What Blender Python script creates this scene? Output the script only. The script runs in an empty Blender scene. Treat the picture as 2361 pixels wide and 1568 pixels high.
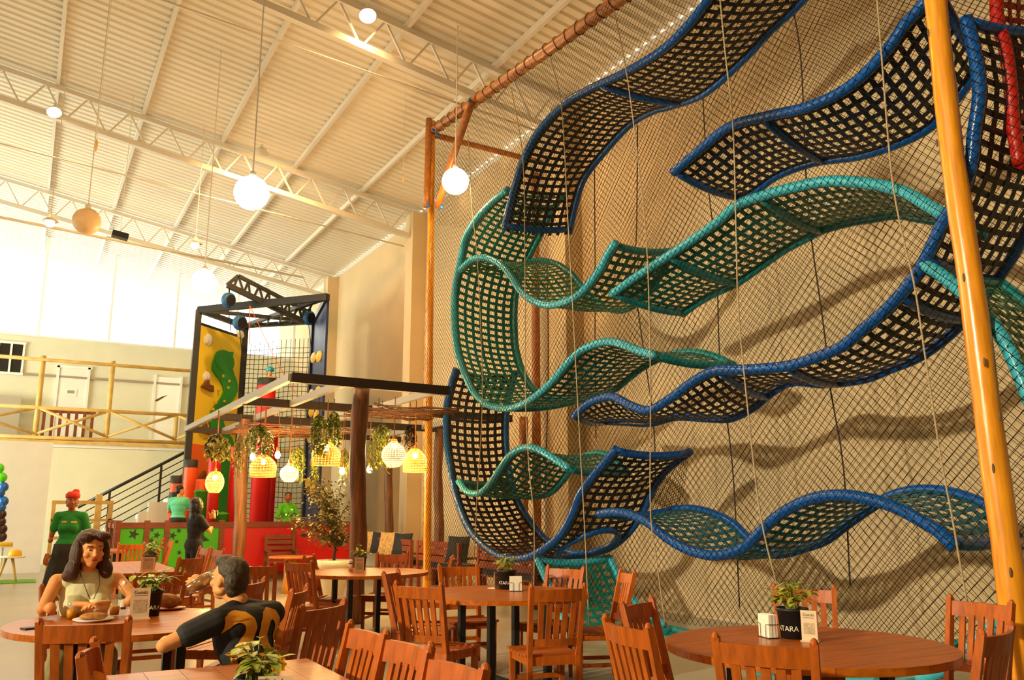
import bpy, bmesh, math, random
from mathutils import Vector, Matrix, Euler
from mathutils.bvhtree import BVHTree

SC = bpy.context.scene
COL = SC.collection
RND = random.Random(7)

# ------------------------------------------------------------------ camera
F_PX, CX, CY = 1950.0, 1180.5, 784.0            # photo is 2361 x 1568
PITCH = math.atan(396.0 / F_PX)
YAW = math.radians(29.74)
CAM_H = 1.46
cam_data = bpy.data.cameras.new('camera')
cam_data.sensor_width = 36.0
cam_data.lens = 36.0 * F_PX / 2361.0
cam_data.clip_start = 0.05
cam_data.clip_end = 300.0
cam = bpy.data.objects.new('camera', cam_data)
cam.location = (0, 0, CAM_H)
cam.rotation_euler = (math.pi / 2 + PITCH, 0, -YAW)
COL.objects.link(cam)
SC.camera = cam

# ------------------------------------------------------------------ world, daylight, exposure
world = bpy.data.worlds.new('daylight')
SC.world = world
world.use_nodes = True
bg = world.node_tree.nodes['Background']
bg.inputs['Color'].default_value = (1.0, 1.0, 0.92, 1)
bg.inputs['Strength'].default_value = 6.5
SC.view_settings.view_transform = 'Standard'
SC.view_settings.look = 'None'
SC.view_settings.exposure = -0.18
SC.view_settings.gamma = 1.0
SC.view_settings.use_curve_mapping = False

def daylight_area(name, loc, rot, sx, sy, watt, col):
    l = bpy.data.lights.new(name, 'AREA'); l.shape = 'RECTANGLE'; l.size = sx; l.size_y = sy; l.energy = watt; l.color = col; l.spread = math.radians(125)
    o = bpy.data.objects.new(name, l); COL.objects.link(o); o.location = loc; o.rotation_euler = rot
# added unseen area light brightening the far end like daylight from the left
daylight_area('added_left_daylight', (-11.8, 23.5, 3.2), (0, math.radians(-90), math.radians(22)), 5.0, 8.0, 1750.0, (0.98, 1.0, 0.76))

FLOOD_W = 380.0        # watt of one truss floodlight
FLOOD_COL = (1.0, 0.56, 0.20)
GLOBE_COL = (1.0, 0.62, 0.27)
BULB_COL = (1.0, 0.62, 0.22)

# ------------------------------------------------------------------ photo pixel -> ray -> plane in the room
def ray(px, py):
    x = (px - CX) / F_PX
    y = (CY - py) / F_PX
    fw = math.cos(PITCH) - y * math.sin(PITCH)
    up = math.sin(PITCH) + y * math.cos(PITCH)
    return Vector((x * math.cos(YAW) + fw * math.sin(YAW), -x * math.sin(YAW) + fw * math.cos(YAW), up))
EYE = Vector((0, 0, CAM_H))
def onX(px, py, X):
    d = ray(px, py); return EYE + d * (X / d.x)
def onY(px, py, Y):
    d = ray(px, py); return EYE + d * (Y / d.y)
def onZ(px, py, Z):
    d = ray(px, py); return EYE + d * ((Z - CAM_H) / d.z)
def far(px, py, dist):
    d = ray(px, py); return EYE + d * (dist / math.hypot(d.x, d.y))

# ------------------------------------------------------------------ materials
def mat(name, col, rough=0.6, metal=0.0, noise=0.0, scale=8.0, bump=0.0, bscale=None, emit=None, estr=0.0, spec=0.5, stretch=None, coat=0.0):
    m = bpy.data.materials.new(name)
    m.use_nodes = True
    nt = m.node_tree
    b = nt.nodes['Principled BSDF']
    b.inputs['Base Color'].default_value = (*col, 1)
    b.inputs['Roughness'].default_value = rough
    b.inputs['Metallic'].default_value = metal
    b.inputs['Specular IOR Level'].default_value = spec
    b.inputs['Coat Weight'].default_value = coat
    b.inputs['Coat Roughness'].default_value = 0.15
    if emit:
        b.inputs['Emission Color'].default_value = (*emit, 1)
        b.inputs['Emission Strength'].default_value = estr
    if noise or bump:
        tc = nt.nodes.new('ShaderNodeTexCoord')
        mp = nt.nodes.new('ShaderNodeMapping')
        if stretch: mp.inputs['Scale'].default_value = stretch
        nt.links.new(tc.outputs['Object'], mp.inputs['Vector'])
        n = nt.nodes.new('ShaderNodeTexNoise')
        n.inputs['Scale'].default_value = scale
        n.inputs['Detail'].default_value = 5
        nt.links.new(mp.outputs['Vector'], n.inputs['Vector'])
        if noise:
            r = nt.nodes.new('ShaderNodeValToRGB')
            r.color_ramp.elements[0].position = 0.3
            r.color_ramp.elements[1].position = 0.72
            r.color_ramp.elements[0].color = (*[max(0, c * (1 - noise)) for c in col], 1)
            r.color_ramp.elements[1].color = (*[min(1, c * (1 + noise)) for c in col], 1)
            nt.links.new(n.outputs['Fac'], r.inputs['Fac'])
            nt.links.new(r.outputs['Color'], b.inputs['Base Color'])
        if bump:
            n2 = n
            if bscale:
                n2 = nt.nodes.new('ShaderNodeTexNoise'); n2.inputs['Scale'].default_value = bscale
                nt.links.new(mp.outputs['Vector'], n2.inputs['Vector'])
            bp = nt.nodes.new('ShaderNodeBump')
            bp.inputs['Strength'].default_value = bump
            bp.inputs['Distance'].default_value = 0.02
            nt.links.new(n2.outputs['Fac'], bp.inputs['Height'])
            nt.links.new(bp.outputs['Normal'], b.inputs['Normal'])
    return m

def emis(name, col, strength):
    m = bpy.data.materials.new(name); m.use_nodes = True
    nt = m.node_tree; nt.nodes.clear()
    e = nt.nodes.new('ShaderNodeEmission'); o = nt.nodes.new('ShaderNodeOutputMaterial')
    e.inputs['Color'].default_value = (*col, 1); e.inputs['Strength'].default_value = strength
    nt.links.new(e.outputs[0], o.inputs[0])
    return m

def pane_mat(name, col=(1, 1, 1), gloss=0.08):
    m = bpy.data.materials.new(name); m.use_nodes = True
    nt = m.node_tree; nt.nodes.clear()
    t = nt.nodes.new('ShaderNodeBsdfTransparent'); g = nt.nodes.new('ShaderNodeBsdfGlossy')
    t.inputs['Color'].default_value = (*col, 1); g.inputs['Roughness'].default_value = 0.05
    x = nt.nodes.new('ShaderNodeMixShader'); x.inputs[0].default_value = gloss
    o = nt.nodes.new('ShaderNodeOutputMaterial')
    nt.links.new(t.outputs[0], x.inputs[1]); nt.links.new(g.outputs[0], x.inputs[2]); nt.links.new(x.outputs[0], o.inputs[0])
    return m

M = {}
M['wall'] = mat('plaster', (0.66, 0.50, 0.29), 0.85, noise=0.05, scale=1.2, bump=0.08, bscale=60)
M['wall_far'] = mat('pale_plaster', (0.70, 0.68, 0.53), 0.85, noise=0.04, scale=1.5)
M['white'] = mat('white_paint', (0.80, 0.80, 0.76), 0.7, noise=0.03, scale=3)
M['floor'] = mat('polished_concrete', (0.34, 0.31, 0.25), 0.28, noise=0.12, scale=0.9, bump=0.02, bscale=30)
M['deck'] = mat('roof_sheet', (0.76, 0.69, 0.56), 0.5, noise=0.04, scale=0.6)
M['steel'] = mat('cream_steel', (0.72, 0.67, 0.58), 0.5)
M['chair'] = mat('orange_wood', (0.42, 0.090, 0.004), 0.45, noise=0.28, scale=5, stretch=(7, 7, 1), bump=0.05, spec=0.4)
M['chair_seat'] = mat('orange_wood_seat', (0.40, 0.092, 0.006), 0.42, noise=0.30, scale=5, stretch=(1, 7, 7), bump=0.05, spec=0.4)
M['table'] = mat('varnished_board', (0.42, 0.100, 0.003), 0.32, noise=0.30, scale=3.5, stretch=(1, 9, 9), bump=0.03, spec=0.4, coat=0.06)
M['redwood'] = mat('red_brown_wood', (0.22, 0.045, 0.012), 0.45, noise=0.25, scale=5, stretch=(1, 6, 6))
M['log'] = mat('varnished_log', (0.85, 0.31, 0.012), 0.3, noise=0.25, scale=4, stretch=(6, 6, 0.7), bump=0.15, coat=0.3)
M['log_dark'] = mat('dark_log', (0.17, 0.06, 0.012), 0.5, noise=0.5, scale=4, stretch=(7, 7, 0.6), bump=0.4)
M['pole_brown'] = mat('brown_pole', (0.36, 0.12, 0.016), 0.4, noise=0.3, scale=5, stretch=(3, 3, 3), bump=0.15)
M['bamboo'] = mat('bamboo', (0.62, 0.40, 0.12), 0.5, noise=0.2, scale=4)
M['black'] = mat('black_metal', (0.012, 0.012, 0.012), 0.4)
M['black_soft'] = mat('black_plastic', (0.010, 0.010, 0.011), 0.55)
M['darkbeam'] = mat('dark_painted_steel', (0.030, 0.018, 0.012), 0.45)
M['greybeam'] = mat('galvanised_face', (0.36, 0.34, 0.30), 0.45, metal=0.2)
M['blue'] = mat('blue_vinyl', (0.001, 0.085, 0.36), 0.24, noise=0.15, scale=10, bump=0.18, bscale=26, spec=0.5)
M['teal'] = mat('teal_vinyl', (0.045, 0.42, 0.56), 0.24, noise=0.13, scale=10, bump=0.18, bscale=26, spec=0.5)
M['teal_dark'] = mat('deep_teal_vinyl', (0.003, 0.21, 0.22), 0.3, noise=0.18, scale=10, bump=0.3, bscale=26, spec=0.6)
M['red_vinyl'] = mat('red_vinyl', (0.48, 0.012, 0.006), 0.3, noise=0.2, scale=10, bump=0.2, bscale=26)
M['strap_black'] = mat('black_strap', (0.010, 0.009, 0.012), 0.55, noise=0.2, scale=30)
M['strap_navy'] = mat('navy_strap', (0.004, 0.014, 0.040), 0.5, noise=0.2, scale=30)
M['strap_green'] = mat('green_strap', (0.005, 0.16, 0.125), 0.42, noise=0.22, scale=20)
M['strap_teal'] = mat('teal_strap', (0.004, 0.12, 0.17), 0.42, noise=0.2, scale=20)
M['strap_olive'] = mat('light_green_strap', (0.07, 0.22, 0.085), 0.45, noise=0.25, scale=20)
M['strap_red'] = mat('red_strap', (0.40, 0.010, 0.006), 0.45, noise=0.2, scale=20)
M['cord'] = mat('dark_net_cord', (0.012, 0.008, 0.004), 0.9, spec=0.15)
M['rope'] = mat('pale_rope', (0.40, 0.30, 0.18), 0.8, noise=0.35, scale=60)
M['rope_dark'] = mat('dark_rope', (0.05, 0.03, 0.018), 0.8)
M['leaf'] = mat('leaf_green', (0.20, 0.24, 0.025), 0.45, noise=0.45, scale=14)
M['leaf_lime'] = mat('variegated_leaf', (0.34, 0.40, 0.045), 0.45, noise=0.45, scale=40)
M['leaf_olive'] = mat('olive_leaf', (0.15, 0.13, 0.022), 0.5, noise=0.5, scale=10)
M['leaf_dark'] = mat('dark_leaf', (0.035, 0.022, 0.010), 0.5, noise=0.4, scale=14)
M['stem'] = mat('stem', (0.10, 0.06, 0.02), 0.6)
M['soil'] = mat('soil', (0.03, 0.018, 0.01), 0.9, bump=0.6, bscale=60)
M['card'] = mat('cream_card', (0.72, 0.56, 0.36), 0.6, noise=0.05, scale=20)
M['print'] = mat('dark_print', (0.10, 0.06, 0.03), 0.7)
M['paper'] = mat('paper_napkin', (0.85, 0.80, 0.66), 0.8, noise=0.05, scale=30)
M['letter'] = mat('pale_letters', (0.80, 0.74, 0.58), 0.6)
M['skin'] = mat('tan_skin', (0.80, 0.34, 0.11), 0.5, noise=0.08, scale=12, spec=0.35)
M['skin_dark'] = mat('brown_skin', (0.40, 0.12, 0.04), 0.5, noise=0.08, scale=12, spec=0.35)
M['hair'] = mat('dark_brown_hair', (0.062, 0.020, 0.007), 0.45, noise=0.5, scale=25, stretch=(5, 5, 1), bump=0.5)
M['hair_grey'] = mat('greying_hair', (0.060, 0.040, 0.022), 0.6, noise=0.5, scale=40, bump=0.5)
M['hair_black'] = mat('black_hair', (0.012, 0.009, 0.008), 0.45, bump=0.4, bscale=30)
M['lip'] = mat('lips', (0.42, 0.07, 0.045), 0.4)
M['eyewhite'] = mat('eye_white', (0.8, 0.78, 0.72), 0.3)
M['iris'] = mat('iris', (0.03, 0.015, 0.008), 0.2)
M['glass'] = pane_mat('clear_glass', (0.97, 0.97, 0.95), 0.10)
M['juice'] = mat('orange_juice', (0.85, 0.36, 0.01), 0.3)
M['beer'] = mat('amber_beer', (0.75, 0.30, 0.01), 0.2)

# ------------------------------------------------------------------ mesh builder
class MB:
    def __init__(s): s.v = []; s.f = []
    def add(s, vs, fs):
        o = len(s.v); s.v += [tuple(p) for p in vs]; s.f += [tuple(i + o for i in q) for q in fs]; return s
    def box(s, c, size, rot=None):
        x, y, z = (q / 2 for q in size)
        vs = [Vector(p) for p in ((-x,-y,-z),(x,-y,-z),(x,y,-z),(-x,y,-z),(-x,-y,z),(x,-y,z),(x,y,z),(-x,y,z))]
        if rot: R = Euler(rot).to_matrix(); vs = [R @ p for p in vs]
        c = Vector(c)
        return s.add([p + c for p in vs], [(0,3,2,1),(4,5,6,7),(0,1,5,4),(1,2,6,5),(2,3,7,6),(3,0,4,7)])
    def beam(s, p, q, w, h, up=(0, 0, 1), w2=None, h2=None):
        p, q = Vector(p), Vector(q); d = (q - p).normalized(); u = Vector(up)
        a = d.cross(u)
        if a.length < 1e-4: a = d.cross(Vector((1, 0, 0)))
        a.normalize(); b = a.cross(d)
        w2 = w2 or w; h2 = h2 or h
        vs = [p - a*w/2 - b*h/2, p + a*w/2 - b*h/2, p + a*w/2 + b*h/2, p - a*w/2 + b*h/2,
              q - a*w2/2 - b*h2/2, q + a*w2/2 - b*h2/2, q + a*w2/2 + b*h2/2, q - a*w2/2 + b*h2/2]
        return s.add(vs, [(0,1,2,3),(7,6,5,4),(0,4,5,1),(1,5,6,2),(2,6,7,3),(3,7,4,0)])
    def tube(s, pts, r, n=8, closed=False, caps=True, flat=None):
        pts = [Vector(p) for p in pts]; N = len(pts)
        rs = r if isinstance(r, (list, tuple)) else [r] * N
        vs = []; a = None
        for i, p in enumerate(pts):
            if closed: t = pts[(i + 1) % N] - pts[i - 1]
            else: t = pts[min(i + 1, N - 1)] - pts[max(i - 1, 0)]
            if t.length < 1e-9: t = Vector((0, 0, 1))
            t.normalize()
            if a is None:
                a = t.cross(Vector((0, 0, 1)))
                if a.length < 0.1: a = t.cross(Vector((1, 0, 0)))
            a = a - t * a.dot(t)
            if a.length < 1e-6: a = t.orthogonal()
            a.normalize(); b = t.cross(a)
            for k in range(n):
                th = 2 * math.pi * k / n
                vs.append(p + (a * math.cos(th) + b * math.sin(th)) * rs[i])
        fs = []
        for i in range(N if closed else N - 1):
            j = (i + 1) % N
            for k in range(n):
                l = (k + 1) % n
                fs.append((i*n + k, i*n + l, j*n + l, j*n + k))
        if caps and not closed:
            fs.append(tuple(range(n))[::-1]); fs.append(tuple((N - 1)*n + k for k in range(n)))
        return s.add(vs, fs)
    def lathe(s, prof, n=20, c=(0, 0, 0), cap=True, axis=None):
        c = Vector(c); R = axis.to_matrix() if axis else None
        vs = []
        for r, z in prof:
            for k in range(n):
                th = 2 * math.pi * k / n
                p = Vector((r * math.cos(th), r * math.sin(th), z))
                vs.append((R @ p if R else p) + c)
        fs = []
        for i in range(len(prof) - 1):
            for k in range(n):
                l = (k + 1) % n
                fs.append((i*n + k, i*n + l, (i+1)*n + l, (i+1)*n + k))
        if cap:
            if prof[0][0] > 1e-5: fs.append(tuple(range(n))[::-1])
            if prof[-1][0] > 1e-5: fs.append(tuple((len(prof) - 1)*n + k for k in range(n)))
        return s.add(vs, fs)
    def ell(s, c, rad, rot=None, n=16, m=10):
        if not isinstance(rad, (list, tuple)): rad = (rad,) * 3
        R = Euler(rot).to_matrix() if rot else None
        c = Vector(c); vs = [];
        for i in range(m + 1):
            ph = math.pi * i / m
            ring = 1 if i in (0, m) else n
            for k in range(ring):
                th = 2 * math.pi * k / n
                p = Vector((rad[0]*math.sin(ph)*math.cos(th), rad[1]*math.sin(ph)*math.sin(th), -rad[2]*math.cos(ph)))
                vs.append((R @ p if R else p) + c)
        fs = [(0, 1 + (k + 1) % n, 1 + k) for k in range(n)]
        for i in range(1, m - 1):
            o = 1 + (i - 1) * n
            for k in range(n):
                l = (k + 1) % n
                fs.append((o + k, o + l, o + n + l, o + n + k))
        top = 1 + (m - 1) * n; o = 1 + (m - 2) * n
        fs += [(o + k, o + (k + 1) % n, top) for k in range(n)]
        return s.add(vs, fs)
    def cap(s, p, q, r1, r2, n=12):
        p, q = Vector(p), Vector(q); d = q - p; L = d.length
        if L < 1e-6: return s.ell(p, r1)
        d /= L
        pts = []; rs = []
        for i in range(5):
            t = math.pi / 2 * i / 4
            pts.append(p - d * r1 * math.cos(t)); rs.append(max(r1 * math.sin(t), 0.0006))
        for i in range(5):
            t = math.pi / 2 * i / 4
            pts.append(q + d * r2 * math.sin(t)); rs.append(max(r2 * math.cos(t), 0.0006))
        return s.tube(pts, rs, n)
    def prism(s, pts, ext):
        n = len(pts); e = Vector(ext); pts = [Vector(p) for p in pts]
        return s.add(pts + [p + e for p in pts], [tuple(range(n))[::-1], tuple(range(n, 2*n))] + [(i, (i+1) % n, n + (i+1) % n, n + i) for i in range(n)])
    def shift(s, d):
        s.v = [(p[0] - d[0], p[1] - d[1], p[2] - d[2]) for p in s.v]; return s
    def mesh(s, name, m=None, smooth=False):
        me = bpy.data.meshes.new(name); me.from_pydata(s.v, [], s.f); me.update()
        if smooth: me.polygons.foreach_set('use_smooth', [True] * len(me.polygons))
        if m: me.materials.append(m)
        return me
    def build(s, name, m, parent=None, smooth=False):
        if isinstance(m, str): m = M[m]
        o = bpy.data.objects.new(name, s.mesh(name, m, smooth)); COL.objects.link(o)
        if parent: o.parent = parent
        return o

def put(name, me, parent=None, loc=(0, 0, 0), rot=(0, 0, 0)):
    o = bpy.data.objects.new(name, me); COL.objects.link(o)
    o.location = loc; o.rotation_euler = rot
    if parent: o.parent = parent
    return o
def tag(o, label, cat, group=None):
    o['label'] = label; o['category'] = cat
    if group: o['group'] = group
    return o
def thing(name, loc, label, cat, group=None, rz=0.0):
    o = bpy.data.objects.new(name, None); COL.objects.link(o)
    o.location = loc; o.rotation_euler = (0, 0, rz); o.empty_display_size = 0.1
    return tag(o, label, cat, group)
def struct(o): o['kind'] = 'structure'; return o
def stuff(o): o['kind'] = 'stuff'; return o
def copy_tree(o, parent=None):
    c = o.copy(); COL.objects.link(c); c.parent = parent
    for ch in o.children: copy_tree(ch, c)
    return c
def spline(pts, n):
    """Catmull-Rom resample to n+1 points at even arc length"""
    P = [Vector(p) for p in pts]; out = []
    Q = [P[0]*2 - P[1]] + P + [P[-1]*2 - P[-2]]
    for i in range(1, len(Q) - 2):
        for k in range(12):
            t = k / 12
            a, b, c, d = Q[i-1], Q[i], Q[i+1], Q[i+2]
            out.append(0.5*((2*b) + (c - a)*t + (2*a - 5*b + 4*c - d)*t*t + (3*b - a - 3*c + d)*t**3))
    out.append(P[-1].copy())
    L = [0]
    for i in range(1, len(out)): L.append(L[-1] + (out[i] - out[i-1]).length)
    res = []; j = 0
    for k in range(n + 1):
        s = L[-1] * k / n
        while j < len(L) - 2 and L[j+1] < s: j += 1
        f = (s - L[j]) / max(L[j+1] - L[j], 1e-9)
        res.append(out[j].lerp(out[j+1], min(max(f, 0), 1)))
    return res, L[-1]
_txt = {}
def text_mesh(s, size, ext=0.001, m=None, bold=0.0):
    k = (s, size, ext, m.name if m else '', bold)
    if k in _txt: return _txt[k]
    cu = bpy.data.curves.new('lettering', 'FONT'); cu.body = s; cu.size = size; cu.extrude = ext; cu.offset = bold
    cu.align_x = 'CENTER'; cu.align_y = 'CENTER'; cu.resolution_u = 3
    ob = bpy.data.objects.new('lettering_tmp', cu); COL.objects.link(ob)
    dg = bpy.context.evaluated_depsgraph_get()
    me = bpy.data.meshes.new_from_object(ob.evaluated_get(dg)); me.name = 'lettering'
    bpy.data.objects.remove(ob); bpy.data.curves.remove(cu)
    me.materials.clear()
    if m: me.materials.append(m)
    _txt[k] = me
    return me
def point_light(name, loc, watt, col, radius=0.05, parent=None):
    l = bpy.data.lights.new(name, 'POINT'); l.energy = watt; l.color = col; l.shadow_soft_size = radius
    o = bpy.data.objects.new(name, l); COL.objects.link(o); o.location = loc
    if parent: o.parent = parent
    return o
def spot_light(name, loc, target, watt, col, angle=110, blend=0.6, radius=0.12, parent=None):
    l = bpy.data.lights.new(name, 'SPOT'); l.energy = watt; l.color = col; l.shadow_soft_size = radius
    l.spot_size = math.radians(angle); l.spot_blend = blend
    o = bpy.data.objects.new(name, l); COL.objects.link(o); o.location = loc
    d = Vector(target) - (Vector(loc) if not parent else parent.matrix_basis.translation + Vector(loc))
    o.rotation_euler = d.to_track_quat('-Z', 'Y').to_euler()
    if parent: o.parent = parent
    return o

# ================================================================== THE SETTING
WX, FX, BX = 8.5, 6.05, 7.05             # right wall, front net, back net
EAVE, SLOPE = 9.15, 0.16
RIDGE = -6.0
def roof_z(x): return EAVE + SLOPE * (WX - x) if x > RIDGE else EAVE + SLOPE * (WX - RIDGE) - SLOPE * (RIDGE - x)
Y0, Y1 = -9.0, 31.6
LX = -20.0
M_Y, MZ = 28.0, 3.5                      # mezzanine front edge and floor

o = struct(MB().box(((LX + WX)/2, (Y0 + 40)/2, -0.05), (WX - LX + 1, 40 - Y0, 0.1)).build('floor', 'floor'))
# corrugated roof sheet: ribs run down the slope, profile repeats along the building
def deck(xa, xb, name):
    mb = MB(); prof = []
    y = Y0
    while y < Y1 + 3:
        for dy, dz in ((0, 0), (0.13, 0), (0.16, 0.045), (0.20, 0.045), (0.23, 0)): prof.append((y + dy, dz))
        y += 0.23 + 0.0
    vs = []; fs = []
    for (yy, dz) in prof: vs += [(xa, yy, roof_z(xa) + 0.12 + dz), (xb, yy, roof_z(xb) + 0.12 + dz)]
    for i in range(len(prof) - 1): fs.append((2*i, 2*i + 1, 2*i + 3, 2*i + 2))
    mb.add(vs, fs)
    return struct(mb.build(name, 'deck'))
ceil = deck(RIDGE, WX + 0.005, 'ceiling')
ceil2 = deck(LX, RIDGE, 'ceiling')
# purlins under the sheet
for k in range(9):
    x = 8.52 - 1.74 * k
    if x < RIDGE: break
    pm = MB().beam((x, Y0, roof_z(x) + 0.05), (x, Y1 + 2, roof_z(x) + 0.05), 0.07, 0.13)
    pm.build('purlin', 'steel', ceil)
# right wall with its pilasters
wr = struct(MB().box((WX + 0.1, (Y0 + 34)/2, 9.262/2), (0.2, 34 - Y0, 9.262)).build('wall_right', 'wall'))
for y in (12.5, 19.6, 26.7):
    MB().box((WX - 0.19, y, EAVE/2 - 0.02), (0.38, 0.46, EAVE - 0.05)).build('pilaster', 'wall', wr)
# far wall: white wall below the mezzanine, grey wall above it, clerestory band of glazing on top
wf = struct(MB().box(((LX + WX)/2, M_Y + 0.1, MZ/2 - 0.1), (WX - LX, 0.2, MZ - 0.2)).build('wall_far', 'wall_far'))
CLZ = onY(250, 792, Y1).z
wu = struct(MB().box(((LX + WX)/2, Y1 + 0.1, (MZ + CLZ)/2), (WX - LX, 0.2, CLZ - MZ)).build('wall_far', 'wall_far'))
struct(MB().box(((LX + WX)/2, (M_Y + Y1)/2, MZ - 0.11), (WX - LX, Y1 - M_Y, 0.2)).build('mezzanine_floor', 'white'))
wn = struct(MB().box((0, Y1 + 0.1, CLZ + 0.04), (17, 0.12, 0.08)).build('window_1', 'white'))
for k in range(9):
    x = -8.5 + k * 2.12
    z1 = roof_z(x) + 0.1
    MB().box((x, Y1 + 0.1, (CLZ + z1)/2), (0.07, 0.10, z1 - CLZ)).build('mullion', 'white', wn)
for k in range(8):
    xa, xb = -8.5 + k*2.12 + 0.035, -8.5 + (k + 1)*2.12 - 0.035
    MB().prism([(xa, Y1 + 0.09, CLZ), (xb, Y1 + 0.09, CLZ), (xb, Y1 + 0.09, roof_z(xb) + 0.1), (xa, Y1 + 0.09, roof_z(xa) + 0.1)], (0, 0.02, 0)).build('pane', 'glass', wn)
struct(MB().box((LX/2 - 4.3, Y1 + 0.1, CLZ + 2.5), (-LX - 8.6, 0.2, 5)).build('wall_far', 'wall_far'))
# left side of the hall (out of the picture): wall with wide open shutters, back wall behind the camera
wl = struct(MB().box((LX, 6, 6.5), (0.2, 54, 5.0)).build('wall_left', 'wall_far'))
MB().box((LX, 1.5, 2), (0.2, 45, 4.1)).build('pier', 'wall_far', wl)
struct(MB().box(((LX + WX)/2, Y0 - 0.1, 5.5), (WX - LX, 0.2, 11)).build('wall_back', 'wall_far'))

# mezzanine upper wall: doors, dark window, side partition
def rect_on(Y, x0, y0, x1, y1):
    a, b = onY(x0, y1, Y), onY(x1, y0, Y); return a.x, a.z, b.x, b.z
xa, za, xb, zb = rect_on(Y1, 118, 852, 206, 1005)
d1 = struct(MB().box(((xa + xb)/2, Y1 - 0.03, (MZ + zb)/2), (xb - xa, 0.06, zb - MZ)).build('door_1', 'white'))
for dx in (-1, 1): MB().box(((xa + xb)/2 + dx*(xb - xa)/2, Y1 - 0.05, (MZ + zb)/2), (0.08, 0.1, zb - MZ + 0.1)).build('door_frame', 'white', d1)
MB().box(((xa + xb)/2, Y1 - 0.05, zb + 0.03), (xb - xa + 0.16, 0.1, 0.09)).build('door_frame', 'white', d1)
p = onY(163, 905, Y1 - 0.07)
MB().box((p.x, Y1 - 0.068, p.z), (0.36, 0.012, 0.28)).build('door_sign', 'white', d1)
MB().box((p.x, Y1 - 0.078, p.z + 0.02), (0.2, 0.008, 0.1)).build('sign_print', mat('grey_print', (0.3, 0.3, 0.28), 0.7), d1)
xa, za, xb, zb = rect_on(Y1, 346, 873, 418, 1010)
M['doorglow'] = mat('lit_white_door', (0.95, 0.95, 0.93), 0.6)  # whiter than the other paint; light on the door put into the colour
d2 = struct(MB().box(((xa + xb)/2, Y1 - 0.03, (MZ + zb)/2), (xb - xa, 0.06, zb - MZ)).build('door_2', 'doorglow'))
for dx in (-1, 1): MB().box(((xa + xb)/2 + dx*(xb - xa)/2, Y1 - 0.05, (MZ + zb)/2), (0.08, 0.1, zb - MZ + 0.1)).build('door_frame', 'white', d2)
p = onY(370, 918, Y1 - 0.07)
MB().prism([(p.x - 0.2, Y1 - 0.07, p.z - 0.1), (p.x - 0.1, Y1 - 0.07, p.z - 0.12), (p.x + 0.22, Y1 - 0.07, p.z + 0.12), (p.x + 0.05, Y1 - 0.07, p.z + 0.06)], (0, 0.01, 0)).build('sign_print', M['print'], d2)
xa, za, xb, zb = rect_on(Y1, -40, 793, 57, 857)
w2 = struct(MB().box(((xa + xb)/2, Y1 - 0.02, (za + zb)/2), (xb - xa, 0.04, zb - za)).build('window_2', mat('dark_pane', (0.02, 0.018, 0.015), 0.12)))
for k in range(4):
    x = xa + (xb - xa) * k / 3
    MB().box((x, Y1 - 0.05, (za + zb)/2), (0.06, 0.06, zb - za)).build('window_bar', 'white', w2)
for z in (za, zb): MB().box(((xa + xb)/2, Y1 - 0.05, z), (xb - xa + 0.1, 0.08, 0.08)).build('window_frame', 'white', w2)
p = onY(52, 900, Y1)
struct(MB().box((p.x - 2.0, Y1 - 0.5, MZ + 0.6), (4.0, 0.12, 1.9)).build('trim_1', mat('taupe_panel', (0.42, 0.36, 0.28), 0.8)))
a, b = onY(50, 862, Y1 - 0.05), onY(440, 893, Y1 - 0.05)
struct(MB().beam(a, (b.x, Y1 - 0.05, a.z), 0.06, 0.07).build('trim_2', mat('taupe_strip', (0.36, 0.27, 0.2), 0.7)))
struct(MB().box(((LX + WX)/2, M_Y - 0.03, MZ - 0.06), (WX - LX, 0.1, 0.10)).build('trim_3', 'bamboo'))

# bamboo railing along the mezzanine edge
rail = thing('bamboo_railing', (0, M_Y, MZ), 'golden bamboo railing with crossed braces along the mezzanine edge', 'railing')
ztop, zmid, zbot = 5.83 - MZ, 4.42 - MZ, 0.06
def rl(p, q, r, name='rail'):
    MB().tube([p, q], r, 8).build(name, 'bamboo', rail, True)
xs = [onY(px, 900, M_Y).x for px in (-160, 92, 255)]
xs2 = [onY(405, 990, M_Y).x, onY(540, 990, M_Y).x]
xend = onY(470, 900, M_Y).x
for z, r in ((ztop, 0.055), (zmid, 0.055), (zbot, 0.055)): rl((xs[0], 0, z), (xend + 0.6, 0, z), r)
for x in xs: rl((x, 0.04, -0.02), (x, 0.04, ztop + 0.12), 0.075, 'post')
for x in xs2: rl((x, 0.04, -0.02), (x, 0.04, zmid), 0.065, 'post')
allx = xs + xs2
for i in range(len(allx) - 1):
    a, b = allx[i], allx[i + 1]
    if i < 2 or b - a > 0.5:
        rl((a, 0.0, zmid), (b, 0.0, zbot + 0.1), 0.042, 'brace'); rl((a, 0.02, zbot + 0.1), (b, 0.02, zmid), 0.042, 'brace')
# wooden bench-like crate behind the railing, under the left door
cr = thing('slatted_crate', (onY(155, 990, 29.3).x, 29.3, MZ), 'dark wooden slatted gate below the closed door', 'gate')
for k in range(7): MB().box((-0.66 + k*0.22, 0, 0.5), (0.09, 0.05, 1.0)).build('slat', 'redwood', cr)
for z in (0.08, 0.98): MB().box((0, 0.04, z), (1.5, 0.06, 0.1)).build('rail', 'redwood', cr)

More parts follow.
